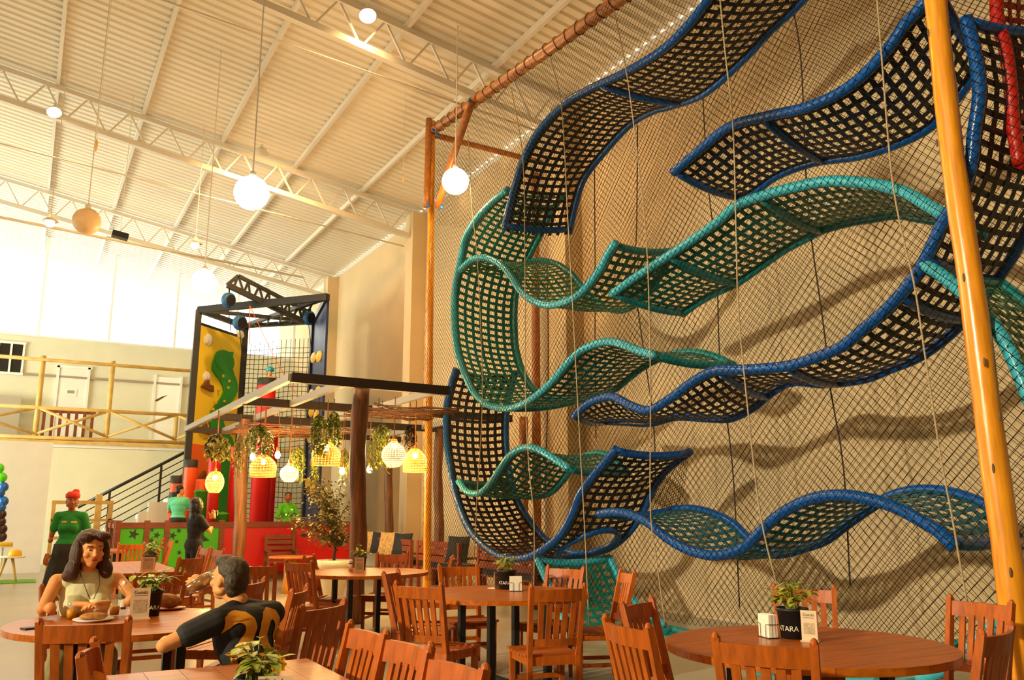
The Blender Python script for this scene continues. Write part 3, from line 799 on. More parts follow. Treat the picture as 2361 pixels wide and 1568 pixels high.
# ================================================================== CHAIRS AND TABLES
def chair_proto():
    t = bpy.data.objects.new('dining_chair', None); COL.objects.link(t); t.empty_display_size = 0.1
    W = 0.205                       # half width at the posts
    for s in (-1, 1):
        MB().beam((s*0.20, 0.185, 0), (s*0.20, 0.185, 0.425), 0.034, 0.034, (0, 1, 0), 0.042, 0.042).build('leg', 'chair', t)
        m = MB()                    # rear leg runs on upward as a raked back post
        m.beam((s*0.185, -0.225, 0), (s*0.185, -0.20, 0.44), 0.036, 0.042, (0, 1, 0))
        m.beam((s*0.185, -0.20, 0.43), (s*W, -0.315, 0.925), 0.036, 0.048, (0, 1, 0), 0.034, 0.034)
        m.ell((s*W, -0.317, 0.925), (0.017, 0.018, 0.022), n=8, m=6)
        m.build('leg', 'chair', t)
        MB().beam((s*0.19, -0.20, 0.395), (s*0.20, 0.18, 0.395), 0.022, 0.062).build('apron', 'chair', t)
        MB().beam((s*0.187, -0.215, 0.16), (s*0.20, 0.18, 0.16), 0.022, 0.032).build('stretcher', 'chair', t)
    MB().beam((-0.19, 0.188, 0.392), (0.19, 0.188, 0.392), 0.022, 0.062).build('apron', 'chair', t)
    MB().beam((-0.18, -0.20, 0.392), (0.18, -0.20, 0.392), 0.022, 0.062).build('apron', 'chair', t)
    MB().beam((-0.19, 0.186, 0.22), (0.19, 0.186, 0.22), 0.020, 0.034).build('stretcher', 'chair', t)
    MB().beam((-0.18, -0.213, 0.22), (0.18, -0.213, 0.22), 0.020, 0.034).build('stretcher', 'chair', t)
    for k in range(6):              # contoured seat slats
        y = -0.16 + k*0.074; z = 0.437 - 0.014*math.sin(math.pi*(k + 0.6)/6.2)
        MB().box((0, y, z), (0.425 + 0.006*k, 0.068, 0.018), (0.06*math.cos(math.pi*k/5), 0, 0)).build('seat_slat', 'chair_seat', t)
    def arc(z0, y0, h, half, name):
        m = MB(); vs = []; n = 8
        for i in range(n + 1):
            u = -1 + 2*i/n; x = u*half; y = y0 - 0.030*(1 - u*u)
            vs += [(x, y - 0.011, z0 - h/2), (x, y + 0.011, z0 - h/2), (x, y + 0.011 - 0.2*h, z0 + h/2), (x, y - 0.011 - 0.2*h, z0 + h/2)]
        fs = []
        for i in range(n):
            o = 4*i
            for a in range(4): fs.append((o + a, o + 4 + a, o + 4 + (a+1) % 4, o + (a+1) % 4))
        fs += [(0, 1, 2, 3), tuple(4*n + a for a in (3, 2, 1, 0))]
        m.add(vs, fs).build(name, 'chair', t)
    arc(0.862, -0.297, 0.088, 0.19, 'top_rail')
    arc(0.525, -0.218, 0.052, 0.178, 'lower_rail')
    for k in range(5):
        x = -0.122 + k*0.061
        MB().beam((x*0.96, -0.243, 0.54), (x*1.04, -0.315, 0.83), 0.040, 0.013, (0, 1, 0)).build('back_slat', 'chair', t)
    return t
CH0 = chair_proto(); _first = [True]
def chair(back, face, label, group='orange wooden dining chairs', px=None):
    """back: floor point under the middle of the top rail; face: point the sitter looks at"""
    b = Vector((back[0], back[1], 0)); d = Vector((face[0] - b.x, face[1] - b.y, 0)).normalized()
    c = b + d * 0.30
    if _first[0]: o = CH0; _first[0] = False
    else: o = copy_tree(CH0)
    o.location = (c.x, c.y, 0); o.rotation_euler = (0, 0, math.atan2(-d.x, d.y))
    return tag(o, label, 'chair', group)
def bz(px, py, z=0.93): p = onZ(px, py, z); return (p.x, p.y)

def round_table(c, R, label, n_board=9, legs='four'):
    t = thing('round_table', (c[0], c[1], 0), label, 'table', 'round wooden tables')
    w = 2*R / n_board
    for k in range(n_board):        # top glued from boards, each its own piece
        y0, y1 = -R + k*w + 0.001, -R + (k + 1)*w - 0.001
        pts = []
        for j in range(9):
            y = y0 + (y1 - y0)*j/8; pts.append((math.sqrt(max(R*R - y*y, 1e-6)), y, 0.722))
        for j in range(9):
            y = y1 + (y0 - y1)*j/8; pts.append((-math.sqrt(max(R*R - y*y, 1e-6)), y, 0.722))
        MB().prism(pts, (0, 0, 0.038)).build('top_board', 'table', t)
    q = 0.34*R/0.75
    for a in range(4):
        th = math.pi/4 + a*math.pi/2
        x, y = q*math.cos(th)*1.15, q*math.sin(th)*1.15
        MB().box((x, y, 0.36), (0.055, 0.055, 0.72)).build('leg', 'black', t)
    MB().box((0, 0, 0.705), (0.9*R, 0.06, 0.03)).build('brace', 'black', t)
    MB().box((0, 0, 0.705), (0.06, 0.9*R, 0.03)).build('brace', 'black', t)
    MB().box((0, 0, 0.02), (0.05, 1.6*q, 0.04)).build('foot_bar', 'black', t)
    return t
def rect_table(x0, x1, y0, y1, label, zt=0.76):
    c = ((x0 + x1)/2, (y0 + y1)/2)
    t = thing('rectangular_table', (c[0], c[1], 0), label, 'table', 'rectangular wooden tables')
    hx, hy = (x1 - x0)/2, (y1 - y0)/2
    n = 6
    for k in range(n):
        w = 2*hx/n
        MB().box((-hx + (k + 0.5)*w, 0, zt - 0.019), (w - 0.002, 2*hy, 0.038)).build('top_board', 'table', t)
    for sx in (-1, 1):
        for sy in (-1, 1): MB().box((sx*(hx - 0.12), sy*(hy - 0.2), (zt - 0.04)/2), (0.055, 0.055, zt - 0.04)).build('leg', 'black', t)
        MB().box((sx*(hx - 0.12), 0, zt - 0.06), (0.04, 2*hy - 0.4, 0.04)).build('brace', 'black', t)
    return t
T1, T2, T3 = onZ(1860, 1484, 0.76), onZ(1162, 1366, 0.76), onZ(842, 1318, 0.76)
T4 = onZ(304, 1431, 0.76)
round_table(T1, 0.75, 'round varnished table at the lower right, in front of the net')
round_table(T2, 0.75, 'round varnished table in the middle, near the green net ramp')
round_table(T3, 0.75, 'round varnished table beside the thick log post')
round_table(T4, 0.74, 'round varnished table where the woman and the man sit')
c5 = onZ(709, 1518, 0.76)
rect_table(0.40, c5.x, 1.9, c5.y, 'rectangular varnished table at the bottom edge, nearest the camera')
c6 = onZ(269, 1323, 0.76)
rect_table(c6.x, c6.x + 0.72, c6.y, c6.y + 2.6, 'rectangular table behind the seated woman, with two plants')
rect_table(0.9, 1.8, 17.2, 18.6, 'far rectangular table in front of the green fence')

CHAIRS = [
 ((1762,1472), T1, 'wooden chair with its back to us at the right round table'),
 ((1853,1352), T1, 'wooden chair on the far side of the right round table, behind the plant'),
 ((1450,1432), T1, 'wooden chair left of the right round table, the nearer of two'),
 ((1475,1385), T1, 'wooden chair left of the right round table, the farther of two'),
 ((2255,1382), T1, 'wooden chair right of the right round table, the farther of two'),
 ((2290,1447), T1, 'wooden chair at the lower right corner, beside the front pole'),
 ((1285,1350), T2, 'wooden chair in the centre with its whole slatted seat visible'),
 ((1297,1307), T2, 'wooden chair in front of the green net ramp'),
 ((1443,1317), T2, 'wooden chair seen edge on, right of the middle table'),
 ((967,1345), T2, 'wooden chair left of the middle table, back towards us'),
 ((905,1317), T2, 'wooden chair left of the middle table, just behind another'),
 ((1058,1302), T2, 'wooden chair on the far side of the middle table, near the benches'),
 ((697,1293), T3, 'wooden chair with tall slatted back in front of the white planter'),
 ((877,1279), T3, 'wooden chair on the far side of the log post table, facing us'),
 ((1003,1284), T3, 'wooden chair right of the log post table, by the thin pole'),
 ((716,1281), (T3.x + 0.2, T3.y + 0.2), 'wooden chair half hidden beside the white planter'),
 ((686,1356), (T4.x, T4.y + 0.5), 'empty wooden chair leaning back to the right of the man'),
 ((840,1447), (0.8, 3.9), 'wooden chair along the near table, farthest of three in a row'),
 ((932,1474), (0.8, 3.45), 'wooden chair along the near table, middle of three in a row'),
 ((1042,1521), (0.8, 2.9), 'wooden chair along the near table, nearest of three in a row'),
 ((197,1427), (T4.x - 0.02, T4.y), 'wooden chair back towards us in front of the seated woman'),
 ((370,1322), (1.2, 12), 'wooden chair behind the plant on the couple\'s table'),
 ((440,1283), (1.2, 11.9), 'wooden chair at the table behind the seated woman, right side'),
 ((303,1252), (1.35, 20), 'wooden chair beyond the plants, in front of the first green panel'),
 ((374,1242), (0.5, 19.0), 'wooden chair tilted back by the star panels, first of two'),
 ((392,1248), (0.4, 17.0), 'wooden chair tilted back by the star panels, second of two'),
 ((470,1262), (1.2, 13.6), 'wooden chair to the right of the woman in black'),
 ((500,1266), (1.2, 12.8), 'wooden chair just left of the man\'s head'),
 ((590,1300), (3.2, 11.4), 'wooden chair just right of the man\'s head, nearer the red fence'),
 ((580,1338), (0.9, 7.6), 'wooden chair directly behind the man\'s neck'),
 ((213,1493), (0.9, 3.8), 'wooden chair at the left end of the near table, seen edge on'),
]
for px, face, lab in CHAIRS:
    b = Vector((*bz(*px), 0))
    if face in (T2, T3):            # keep every backrest clear of the table edge
        c = Vector((face[0], face[1], 0)); d = b - c
        if d.length < 1.02: b = c + d.normalized()*1.02
    chair(b, face, lab)
man_ch = bz(735, 1392)
chair((man_ch[0] + 0.02, man_ch[1]), (T4.x + 0.1, T4.y - 0.15), 'wooden chair the man in the jersey sits on')
wc = onY(168, 1330, 7.35)
chair((wc.x, 7.30), (T4.x, T4.y), 'wooden chair the seated woman sits on')

# ------------------------------------------------------------------ table-top things
def leaf_into(mb, base, d, length, width, up=Vector((0, 0, 1)), curl=0.25):
    d = d.normalized(); s = d.cross(up)
    if s.length < 0.05: s = Vector((1, 0, 0))
    s.normalize(); n = s.cross(d)
    P = []
    for t, w in ((0, 0.05), (0.3, 0.8), (0.6, 1.0), (0.85, 0.55), (1, 0.0)):
        c = base + d*(length*t) - n*(curl*length*t*t)
        P.append((c - s*width/2*w + n*0.12*width*w, c, c + s*width/2*w + n*0.12*width*w))
    vs = [q for r in P for q in r]; fs = []
    for i in range(4):
        o = 3*i; fs += [(o, o+1, o+4, o+3), (o+1, o+2, o+5, o+4)]
    mb.add(vs, fs)
def table_plant(loc, label, h=0.16, r=0.075, n_stem=9, leaf=0.055, spread=0.11, m='leaf_lime', text=True, rz=0.0, seed=1, lift=1.0):
    rnd = random.Random(seed)
    t = thing('potted_plant', loc, label, 'potted plant', 'table plants')
    pot = MB().lathe([(0.0, 0.0), (r*0.80, 0.0), (r*0.98, h*0.9), (r*1.06, h*0.9), (r*1.06, h), (r*0.94, h), (r*0.9, h*0.86), (0.0, h*0.86)], 24, cap=False).build('pot', 'black_soft', t, True)
    MB().lathe([(0.0, h*0.865), (r*0.9, h*0.865)], 16, cap=False).build('soil', 'soil', t)
    if text:
        me = text_mesh('ATARA', 0.040, 0.0008, M['letter']).copy()
        for v in me.vertices:                       # wrap the word round the pot
            a = v.co.x / (r*0.88); x, z, e = a, v.co.y, v.co.z
            rr = r*(0.80 + 0.18*(h*0.34 + z)/(h*0.9)) + 0.0012 + e
            v.co = (rr*math.sin(x), -rr*math.cos(x), h*0.34 + z)
        put('lettering', me, pot, rot=(0, 0, rz))
    k = 0
    for s in range(n_stem):
        th = 2*math.pi*s/n_stem + rnd.uniform(-.3, .3); tilt = rnd.uniform(0.1, 1.0)
        top = Vector((math.cos(th)*spread*tilt, math.sin(th)*spread*tilt, h + rnd.uniform(0.06, 0.14)*lift*(1.25 - 0.5*tilt)))
        st = [Vector((math.cos(th)*0.02, math.sin(th)*0.02, h*0.85)), Vector((top.x*0.5, top.y*0.5, h*0.85 + (top.z - h*0.85)*0.7)), top]
        P, _ = spline(st, 6)
        MB().tube(P, 0.003, 5).build('stem', 'leaf', t, True)
        for j in range(4):
            b = P[min(6, 3 + j)]; a2 = th + (j % 2*2 - 1)*rnd.uniform(0.4, 1.5)
            d = Vector((math.cos(a2), math.sin(a2), rnd.uniform(-0.35, 0.45)))
            lm = MB(); leaf_into(lm, b, d, leaf*rnd.uniform(0.8, 1.35), leaf*0.62, curl=rnd.uniform(0.1, 0.45))
            lm.build('leaf', m, t, True)
    return t
def menu_card(loc, label, rz=0.0, w=0.085, h=0.15, tilt=0.10):
    t = thing('menu_card', loc, label, 'menu card', 'cards on the tables', rz)
    o = MB().box((0, 0, h/2), (w, 0.004, h)).build('card', 'card', t); o.rotation_euler = (tilt*0, 0, 0)
    MB().box((0, 0.03, 0.003), (w*1.15, 0.09, 0.006)).build('foot', 'card', t)
    put('lettering', text_mesh('Guinás', w*0.26, 0.0004, M['print']), t, (0, -0.0028, h*0.86), (math.pi/2, 0, 0))
    MB().box((0, -0.0027, h*0.765), (w*0.7, 0.0012, 0.002)).build('print_line', 'print', t)
    MB().box((0, -0.0024, h*0.42), (w*0.70, 0.0010, w*0.70)).build('printed_panel', mat('faded_print', (0.50, 0.37, 0.22), 0.7, noise=0.45, scale=190), t)
    return t
def napkin_holder(loc, label, rz=0.0):
    t = thing('napkin_holder', loc, label, 'napkin holder', 'napkin holders', rz)
    for k in range(8):
        MB().box((0.001*(k % 3 - 1), -0.024 + 0.0068*k, 0.066 + 0.001*(k % 2)), (0.106, 0.0058, 0.122)).build('napkin', 'paper', t)
    for y in (-0.033, 0.033):
        for s in (-1, 1):
            MB().tube([(s*0.026, y, 0.003), (s*0.026, y, 0.070), (s*0.032, y, 0.076), (s*0.060, y, 0.077)], 0.0018, 6).build('wire', 'black', t)
    for s in (-1, 1): MB().tube([(s*0.060, -0.033, 0.077), (s*0.060, 0.033, 0.077)], 0.0018, 6).build('wire', 'black', t)
    MB().box((0, 0, 0.0025), (0.11, 0.07, 0.005)).build('base', 'black', t)
    return t
def on_table(px, py, z=0.76): p = onZ(px, py, z); return (p.x, p.y, z)
CAMROT = lambda p: math.atan2(-p[0], p[1])     # turn a thing's -Y side to the viewer
a = on_table(1830, 1471); table_plant(a, 'bushy variegated plant in a black lettered pot on the right round table', rz=CAMROT(a) - 0.45, seed=3, n_stem=14, h=0.165, r=0.085, leaf=0.065, spread=0.13)
a = on_table(1868, 1480); menu_card(a, 'cream menu card beside the plant on the right round table', CAMROT(a) - 0.2, h=0.165)
a = on_table(1772, 1470); napkin_holder(a, 'napkin holder seen from its side, left of the plant on the right table', CAMROT(a) - 1.0)
a = on_table(1168, 1358); table_plant(a, 'yellow green plant in a black lettered pot on the middle table', rz=CAMROT(a) - 0.35, seed=5, n_stem=12, h=0.17, r=0.085, leaf=0.06, spread=0.12)
a = on_table(1146, 1357); menu_card(a, 'menu card standing sideways behind the plant on the middle table', CAMROT(a) + 0.9)
a = on_table(1189, 1363); napkin_holder(a, 'wire napkin holder full of napkins at the front of the middle table', CAMROT(a) + 0.1)
a = on_table(830, 1315); table_plant(a, 'small plant in a black pot on the log post table', rz=0, seed=8, n_stem=10, text=False)
a = on_table(828, 1320); menu_card(a, 'menu card in front of the plant on the log post table', CAMROT(a), w=0.11, h=0.17)
def salt(loc, label):
    t = thing('salt_shaker', loc, label, 'shaker')
    MB().lathe([(0, 0), (0.024, 0), (0.024, 0.085), (0.02, 0.09)], 16, cap=False).build('body', 'paper', t, True)
    MB().lathe([(0.024, 0.088), (0.024, 0.094), (0.026, 0.12), (0.018, 0.135), (0, 0.137)], 16, cap=False).build('cap', 'white', t, True)
    MB().lathe([(0.0245, 0.085), (0.0255, 0.09), (0.0245, 0.095)], 16, cap=False).build('ring', 'black', t)
salt(on_table(808, 1317), 'white shaker left of the menu card on the log post table')
a = on_table(345, 1420); table_plant(a, 'drooping pale plant in a black lettered pot between the couple', rz=CAMROT(a) + 0.1, seed=11, n_stem=12, h=0.17, r=0.075, leaf=0.075, spread=0.12, m='leaf_lime')
a = on_table(320, 1428); menu_card(a, 'cream menu card in front of the plant between the couple', CAMROT(a) + 0.1, w=0.12, h=0.20)
a = (on_table(585, 1645)[0], on_table(585, 1645)[1], 0.76)
table_plant(a, 'big leaved plant at the bottom edge on the nearest table', rz=CAMROT(a) - 0.5, seed=14, n_stem=13, h=0.125, r=0.075, leaf=0.062, spread=0.085, m='leaf_lime', text=False, lift=0.85)
a = (a[0] + 0.045, a[1] - 0.09, 0.76); menu_card(a, 'menu card leaning on the plant at the bottom edge', CAMROT(a) - 0.1, w=0.115, h=0.135)
# yellow paper flower lying by that plant
fp = onZ(640, 1535, 0.80)
t = thing('yellow_flower', (fp.x, fp.y, 0.76), 'small yellow paper flower beside the bottom edge plant', 'flower')
M['yellow'] = mat('yellow_petal', (0.80, 0.48, 0.01), 0.5)
for k in range(9):
    a = 2*math.pi*k/9; lm = MB(); leaf_into(lm, Vector((0, 0, 0.045)), Vector((math.cos(a), 0.3*math.sin(a) - 0.2, math.sin(a))), 0.042, 0.024, curl=0.1, up=Vector((0, -1, 0.2))); lm.build('petal', 'yellow', t, True)
MB().ell((0, -0.006, 0.045), (0.014, 0.008, 0.014), n=10, m=8).build('flower_centre', 'stem', t, True)
MB().tube([(0, 0, 0.0), (0, 0, 0.045)], 0.004, 6).build('stem', 'leaf', t)
# plants and card on the table behind the woman
for i, (px, py, lab) in enumerate(((345, 1311, 'greenish plant on the table behind the seated woman, nearer one'), (352, 1290, 'greenish plant on the table behind the seated woman, farther one'))):
    a = on_table(px, py); table_plant(a, lab, seed=20 + i, n_stem=9, text=False, leaf=0.07, spread=0.15)
a = on_table(340, 1316); menu_card(a, 'pale menu card by the nearer plant behind the seated woman', CAMROT(a), w=0.16, h=0.16)
# drinks, bottle, bread, plate and phone on the couple's table
def tumbler(loc, label, fill, h=0.15, r=0.036, level=0.4):
    t = thing('glass_of_juice', loc, label, 'drink')
    MB().lathe([(0.0, 0.003), (r*0.82, 0.003), (r, h), (r*0.95, h), (r*0.78, 0.008), (0, 0.008)], 20, cap=False).build('glass', 'glass', t, True)
    MB().lathe([(0.0, 0.009), (r*0.78, 0.009), (r*(0.78 + 0.17*level), h*level), (0.0, h*level)], 20, cap=False).build('drink', fill, t, True)
tumbler(on_table(164, 1427), 'tall glass of orange juice in front of the seated woman', 'juice')
tumbler(on_table(263, 1421), 'short glass of amber drink beside the woman\'s plate', 'beer', h=0.12, level=0.55)
a = on_table(281, 1416)
t = thing('water_bottle', a, 'clear bottle with white cap beside the menu card', 'bottle')
MB().lathe([(0, 0.002), (0.032, 0.002), (0.032, 0.13), (0.013, 0.18), (0.012, 0.205)], 18, cap=False).build('body', 'glass', t, True)
MB().lathe([(0.014, 0.200), (0.014, 0.222), (0, 0.223)], 14, cap=False).build('cap', 'white', t, True)
MB().lathe([(0.0325, 0.05), (0.0325, 0.10)], 18, cap=False).build('wrapper', 'paper', t, True)
a = on_table(215, 1432)
t = thing('plate_of_bread', a, 'white plate with brown bread in front of the seated woman', 'plate')
MB().lathe([(0, 0.0), (0.09, 0.0), (0.125, 0.014), (0.122, 0.018), (0.088, 0.006), (0, 0.006)], 28, cap=False).build('plate', 'white', t, True)
M['crust'] = mat('bread_crust', (0.42, 0.17, 0.03), 0.6, noise=0.4, scale=30, bump=0.4)
MB().ell((0, 0, 0.03), (0.085, 0.05, 0.026), n=18, m=10).build('bread', 'crust', t, True)
a = on_table(385, 1405)
t = thing('bread_basket', a, 'brown bread loaf on a plate behind the lettered pot', 'bread')
MB().lathe([(0, 0.0), (0.09, 0.0), (0.13, 0.012), (0, 0.006)], 24, cap=False).build('plate', 'table', t, True)
MB().ell((0, 0, 0.06), (0.105, 0.06, 0.052), rot=(0, 0.12, 0.2), n=18, m=10).build('loaf', 'crust', t, True)
a = on_table(82, 1449)
t = thing('mobile_phone', a, 'dark phone lying at the left edge of the couple\'s table', 'phone', None, 0.4)
MB().box((0, 0, 0.005), (0.15, 0.072, 0.009)).build('body', 'black', t); MB().box((0, 0, 0.0098), (0.14, 0.066, 0.0008)).build('screen', 'strap_navy', t)

# ================================================================== PERGOLA WITH HANGING LAMPS
PZ = 3.2
pg = thing('pergola', (4.0, 11.3, 0), 'steel pergola frame on log posts beside the tower', 'pergola')
PO = Vector((4.0, 11.3, 0))
def pbeam(p, q, w=0.09, h=0.11, name='beam', m='darkbeam'):
    return MB().beam(Vector(p) - PO, Vector(q) - PO, w, h).build(name, m, pg)
PX0, PX1, PYA, PYB = 2.95, 7.9, 11.05, 19.3
for y, x1 in ((11.05, 5.25), (13.85, PX1), (16.4, PX1), (19.3, PX1)): pbeam((PX0, y, PZ), (x1, y, PZ - 0.02), 0.09, 0.13)
for x, PYA in ((2.95, 11.05), (3.72, 11.05), (5.15, 11.05), (7.2, 13.85)): pbeam((x, PYA, PZ + 0.002), (x, PYB, PZ + 0.002), 0.08, 0.10, 'rafter', 'greybeam')
def plog(x, y, r, m='log_dark', z=PZ - 0.02):
    P, _ = spline([(x, y, 0), (x + 0.03, y, z*0.35), (x - 0.02, y + 0.02, z*0.7), (x, y, z)], 18)
    MB().tube([p - PO for p in P], [r*(1 + 0.06*math.sin(i*1.3) + (0.05 if i < 3 else 0)) for i in range(19)], 14).build('log_post', m, pg, True)
plog(4.02, 11.3, 0.115)
pq = onY(548, 1250, 16.4); plog(pq.x, 16.4, 0.115)
plog(7.6, 16.4, 0.1); plog(7.6, 19.2, 0.1)
def twig_mat(x0, x1, y0, y1, z, lab, n, seed):
    rnd = random.Random(seed)
    t = thing('twig_mat', ((x0 + x1)/2, (y0 + y1)/2, z), lab, 'twig mat', 'hanging twig mats')
    c = Vector(((x0 + x1)/2, (y0 + y1)/2, 0)); M_t = M['log_dark']
    for k in range(n):
        y = y0 + (y1 - y0)*k/(n - 1)
        P = [Vector((x0 + (x1 - x0)*i/5 + rnd.uniform(-.06, .06), y + rnd.uniform(-.05, .05), rnd.uniform(-.03, .05))) - c for i in range(6)]
        MB().tube(P, rnd.uniform(0.006, 0.012), 5).build('twig', M_t, t, True)
    for x in (x0 + 0.3, x1 - 0.3):
        MB().tube([(x - c.x, 0, 0), (x - c.x, 0, PZ - z)], 0.006, 5).build('chain', 'black', t)
twig_mat(4.4, 5.8, 11.6, 13.2, 2.98, 'mat of brown twigs hung under the right front of the pergola', 24, 3)
twig_mat(3.1, 5.1, 14.2, 16.0, 2.85, 'mat of brown twigs hung under the left of the pergola', 20, 5)

# ---- lamps under the pergola
def wicker(p, r, h, kind, lab, watt=110):
    p = Vector(p)
    t = thing('wicker_lamp', p, lab, 'pendant lamp', 'lamps hanging under the pergola')
    prof = []
    n = 14
    for i in range(n + 1):
        u = i/n
        if kind == 'drum': w = 0.35 + 0.65*min(1, math.sin(min(u*1.9, 1)*math.pi/2)) - 0.12*max(0, u - 0.6)
        elif kind == 'pear': w = 0.22 + 0.78*math.sin(math.pi*min(1, u*0.86 + 0.02))**1.1 if u > 0.25 else 0.22 + 0.55*(u/0.25)**2*0.9
        else: w = math.sqrt(max(0.03, math.sin(math.pi*(0.06 + 0.86*u))))
        prof.append((r*w, h/2 - h*u))
    m = M['wicker_' + ('pale' if kind == 'pear' else 'gold')]
    sm = MB()
    ribs = 26
    for k in range(ribs):
        a = 2*math.pi*k/ribs
        sm.tube([(rr*math.cos(a + 0.15*i/n), rr*math.sin(a + 0.15*i/n), z) for i, (rr, z) in enumerate(prof)], 0.0045*r/0.2, 4, caps=False)
    for i, (rr, z) in enumerate(prof):
        sm.tube([(rr*math.cos(a), rr*math.sin(a), z) for a in [2*math.pi*k/24 for k in range(24)]], 0.0055*r/0.2, 4, closed=True)
    sm.build('woven_shade', m, t)
    MB().lathe([(0.018, h/2 + 0.07), (0.028, h/2 + 0.05), (0.028, h/2 - 0.05), (0.012, h/2 - 0.06)], 12).build('socket', 'pole_brown', t, True)
    MB().ell((0, 0, h/2 - 0.10), (0.040, 0.040, 0.052), n=14, m=10).build('bulb', M['bulb'], t, True)
    MB().tube([(0, 0, h/2 + 0.05), (0, 0, PZ - p.z)], 0.008, 6).build('cord', 'pole_brown', t)
    point_light('lamp_light', (0, 0, h/2 - 0.16), watt, BULB_COL, 0.05, t)
M['bulb'] = emis('glowing_bulb', (1.0, 0.80, 0.45), 30)
M['wicker_gold'] = mat('golden_wicker', (0.80, 0.46, 0.06), 0.6)
M['wicker_pale'] = mat('pale_wicker', (0.86, 0.66, 0.30), 0.6)
wicker(far(752, 1046, 13.6), 0.22, 0.36, 'drum', 'wide golden wicker lamp left of the thick log post')
wicker(far(908, 1045, 13.1), 0.185, 0.42, 'pear', 'pale pear shaped wicker lamp right of the thick log post')
wicker(far(957, 1062, 13.5), 0.19, 0.36, 'drum', 'golden wicker lamp half behind the thin pole')
wicker(far(607, 1075, 14.3), 0.21, 0.34, 'drum', 'golden wicker lamp in front of the red columns')
wicker(far(667, 1090, 15.0), 0.155, 0.31, 'pear', 'pale glowing wicker lamp in front of the grid net')
wicker(far(495, 1112, 15.7), 0.155, 0.36, 'round', 'round golden wicker lamp at the left of the pergola')
def bare_bulb(p, lab):
    p = Vector(p)
    t = thing('bare_bulb', p, lab, 'bulb', 'lamps hanging under the pergola')
    MB().lathe([(0, -0.06), (0.035, -0.045), (0.05, 0), (0.035, 0.05), (0.02, 0.075)], 14, cap=False).build('bulb', M['bulb'], t, True)
    MB().lathe([(0.024, 0.06), (0.026, 0.13), (0.012, 0.15)], 12).build('socket', 'pole_brown', t, True)
    MB().tube([(0, 0, 0.14), (0, 0, PZ - p.z)], 0.007, 6).build('cord', 'pole_brown', t)
    point_light('bulb_light', (0, 0, -0.10), 55, BULB_COL, 0.05, t)
for px, py, lab in ((583, 1054, 'bare bulb at the left of the bulb cluster'), (606, 1056, 'bare bulb in the middle of the bulb cluster'), (640, 1050, 'bare bulb at the right of the bulb cluster'), (789, 1087, 'bare bulb just left of the thick log post'), (852, 1083, 'bare bulb just right of the thick log post')):
    bare_bulb(far(px, py, 15.0), lab)

# ---- hanging foliage
def hang_plant(px, py0, py1, wpx, dist, lab, m, seed, n=260, leaf=0.06):
    rnd = random.Random(seed)
    top, bot = far(px, py0, dist), far(px, py1, dist)
    w = wpx/1950*dist/2*1.3; h = top.z - bot.z; n = int(n*1.7)
    t = thing('hanging_plant', top, lab, 'hanging plant', 'plants hanging from the pergola')
    mb = MB(); st = MB()
    ns = 12
    for s in range(ns):
        a = 2*math.pi*s/ns; rr = w*rnd.uniform(0.2, 1.0); L_ = h*rnd.uniform(0.55, 1.0)
        P, _ = spline([Vector((0, 0, 0.05)), Vector((rr*0.7*math.cos(a), rr*0.7*math.sin(a), -0.05)), Vector((rr*math.cos(a), rr*math.sin(a), -L_*0.5)), Vector((rr*0.85*math.cos(a), rr*0.85*math.sin(a), -L_))], 14)
        st.tube(P, 0.005, 4)
        for k in range(n//ns):
            q = P[rnd.randint(1, 14)]; b = rnd.uniform(0, 6.28)
            leaf_into(mb, q, Vector((math.cos(b), math.sin(b), rnd.uniform(-1.2, 0.2))), leaf*rnd.uniform(0.7, 1.5), leaf*0.5)
    stuff(mb.build('foliage', m, t, True)); st.build('stems', 'stem', t)
    MB().tube([(0, 0, 0.02), (0, 0, max(0.1, PZ - top.z))], 0.006, 5).build('cord', 'rope_dark', t)
hang_plant(600, 985, 1050, 62, 13.9, 'bushy fern above the golden lamp by the red columns', 'leaf', 1, 420)
hang_plant(735, 962, 1055, 30, 13.3, 'long trailing plant left of the wide golden lamp', 'leaf', 2, 320)
hang_plant(770, 955, 1040, 36, 13.5, 'thick trailing plant above the wide golden lamp', 'leaf', 3, 360)
hang_plant(880, 985, 1090, 46, 13.6, 'trailing plant left of the pale pear shaped lamp', 'leaf', 4, 420)
hang_plant(945, 985, 1038, 26, 13.7, 'dark leaved hanging plant above the half hidden lamp', 'leaf_dark', 5, 160, 0.07)
hang_plant(500, 1005, 1062, 50, 15.6, 'broad drooping plant above the round golden lamp', 'leaf_olive', 6, 200, 0.11)
hang_plant(690, 1035, 1110, 28, 15.5, 'thin trailing plant beside the pale round lamp', 'leaf', 7, 220)
hang_plant(726, 1075, 1112, 14, 14.8, 'small trailing tip below the wide golden lamp', 'leaf_lime', 8, 90)
hang_plant(553, 1010, 1110, 22, 16.0, 'sparse trailing plant on the left log post', 'leaf_olive', 9, 180)
hang_plant(795, 1040, 1100, 26, 15.4, 'wispy trailing plant touching the thick log post', 'leaf', 10, 140)

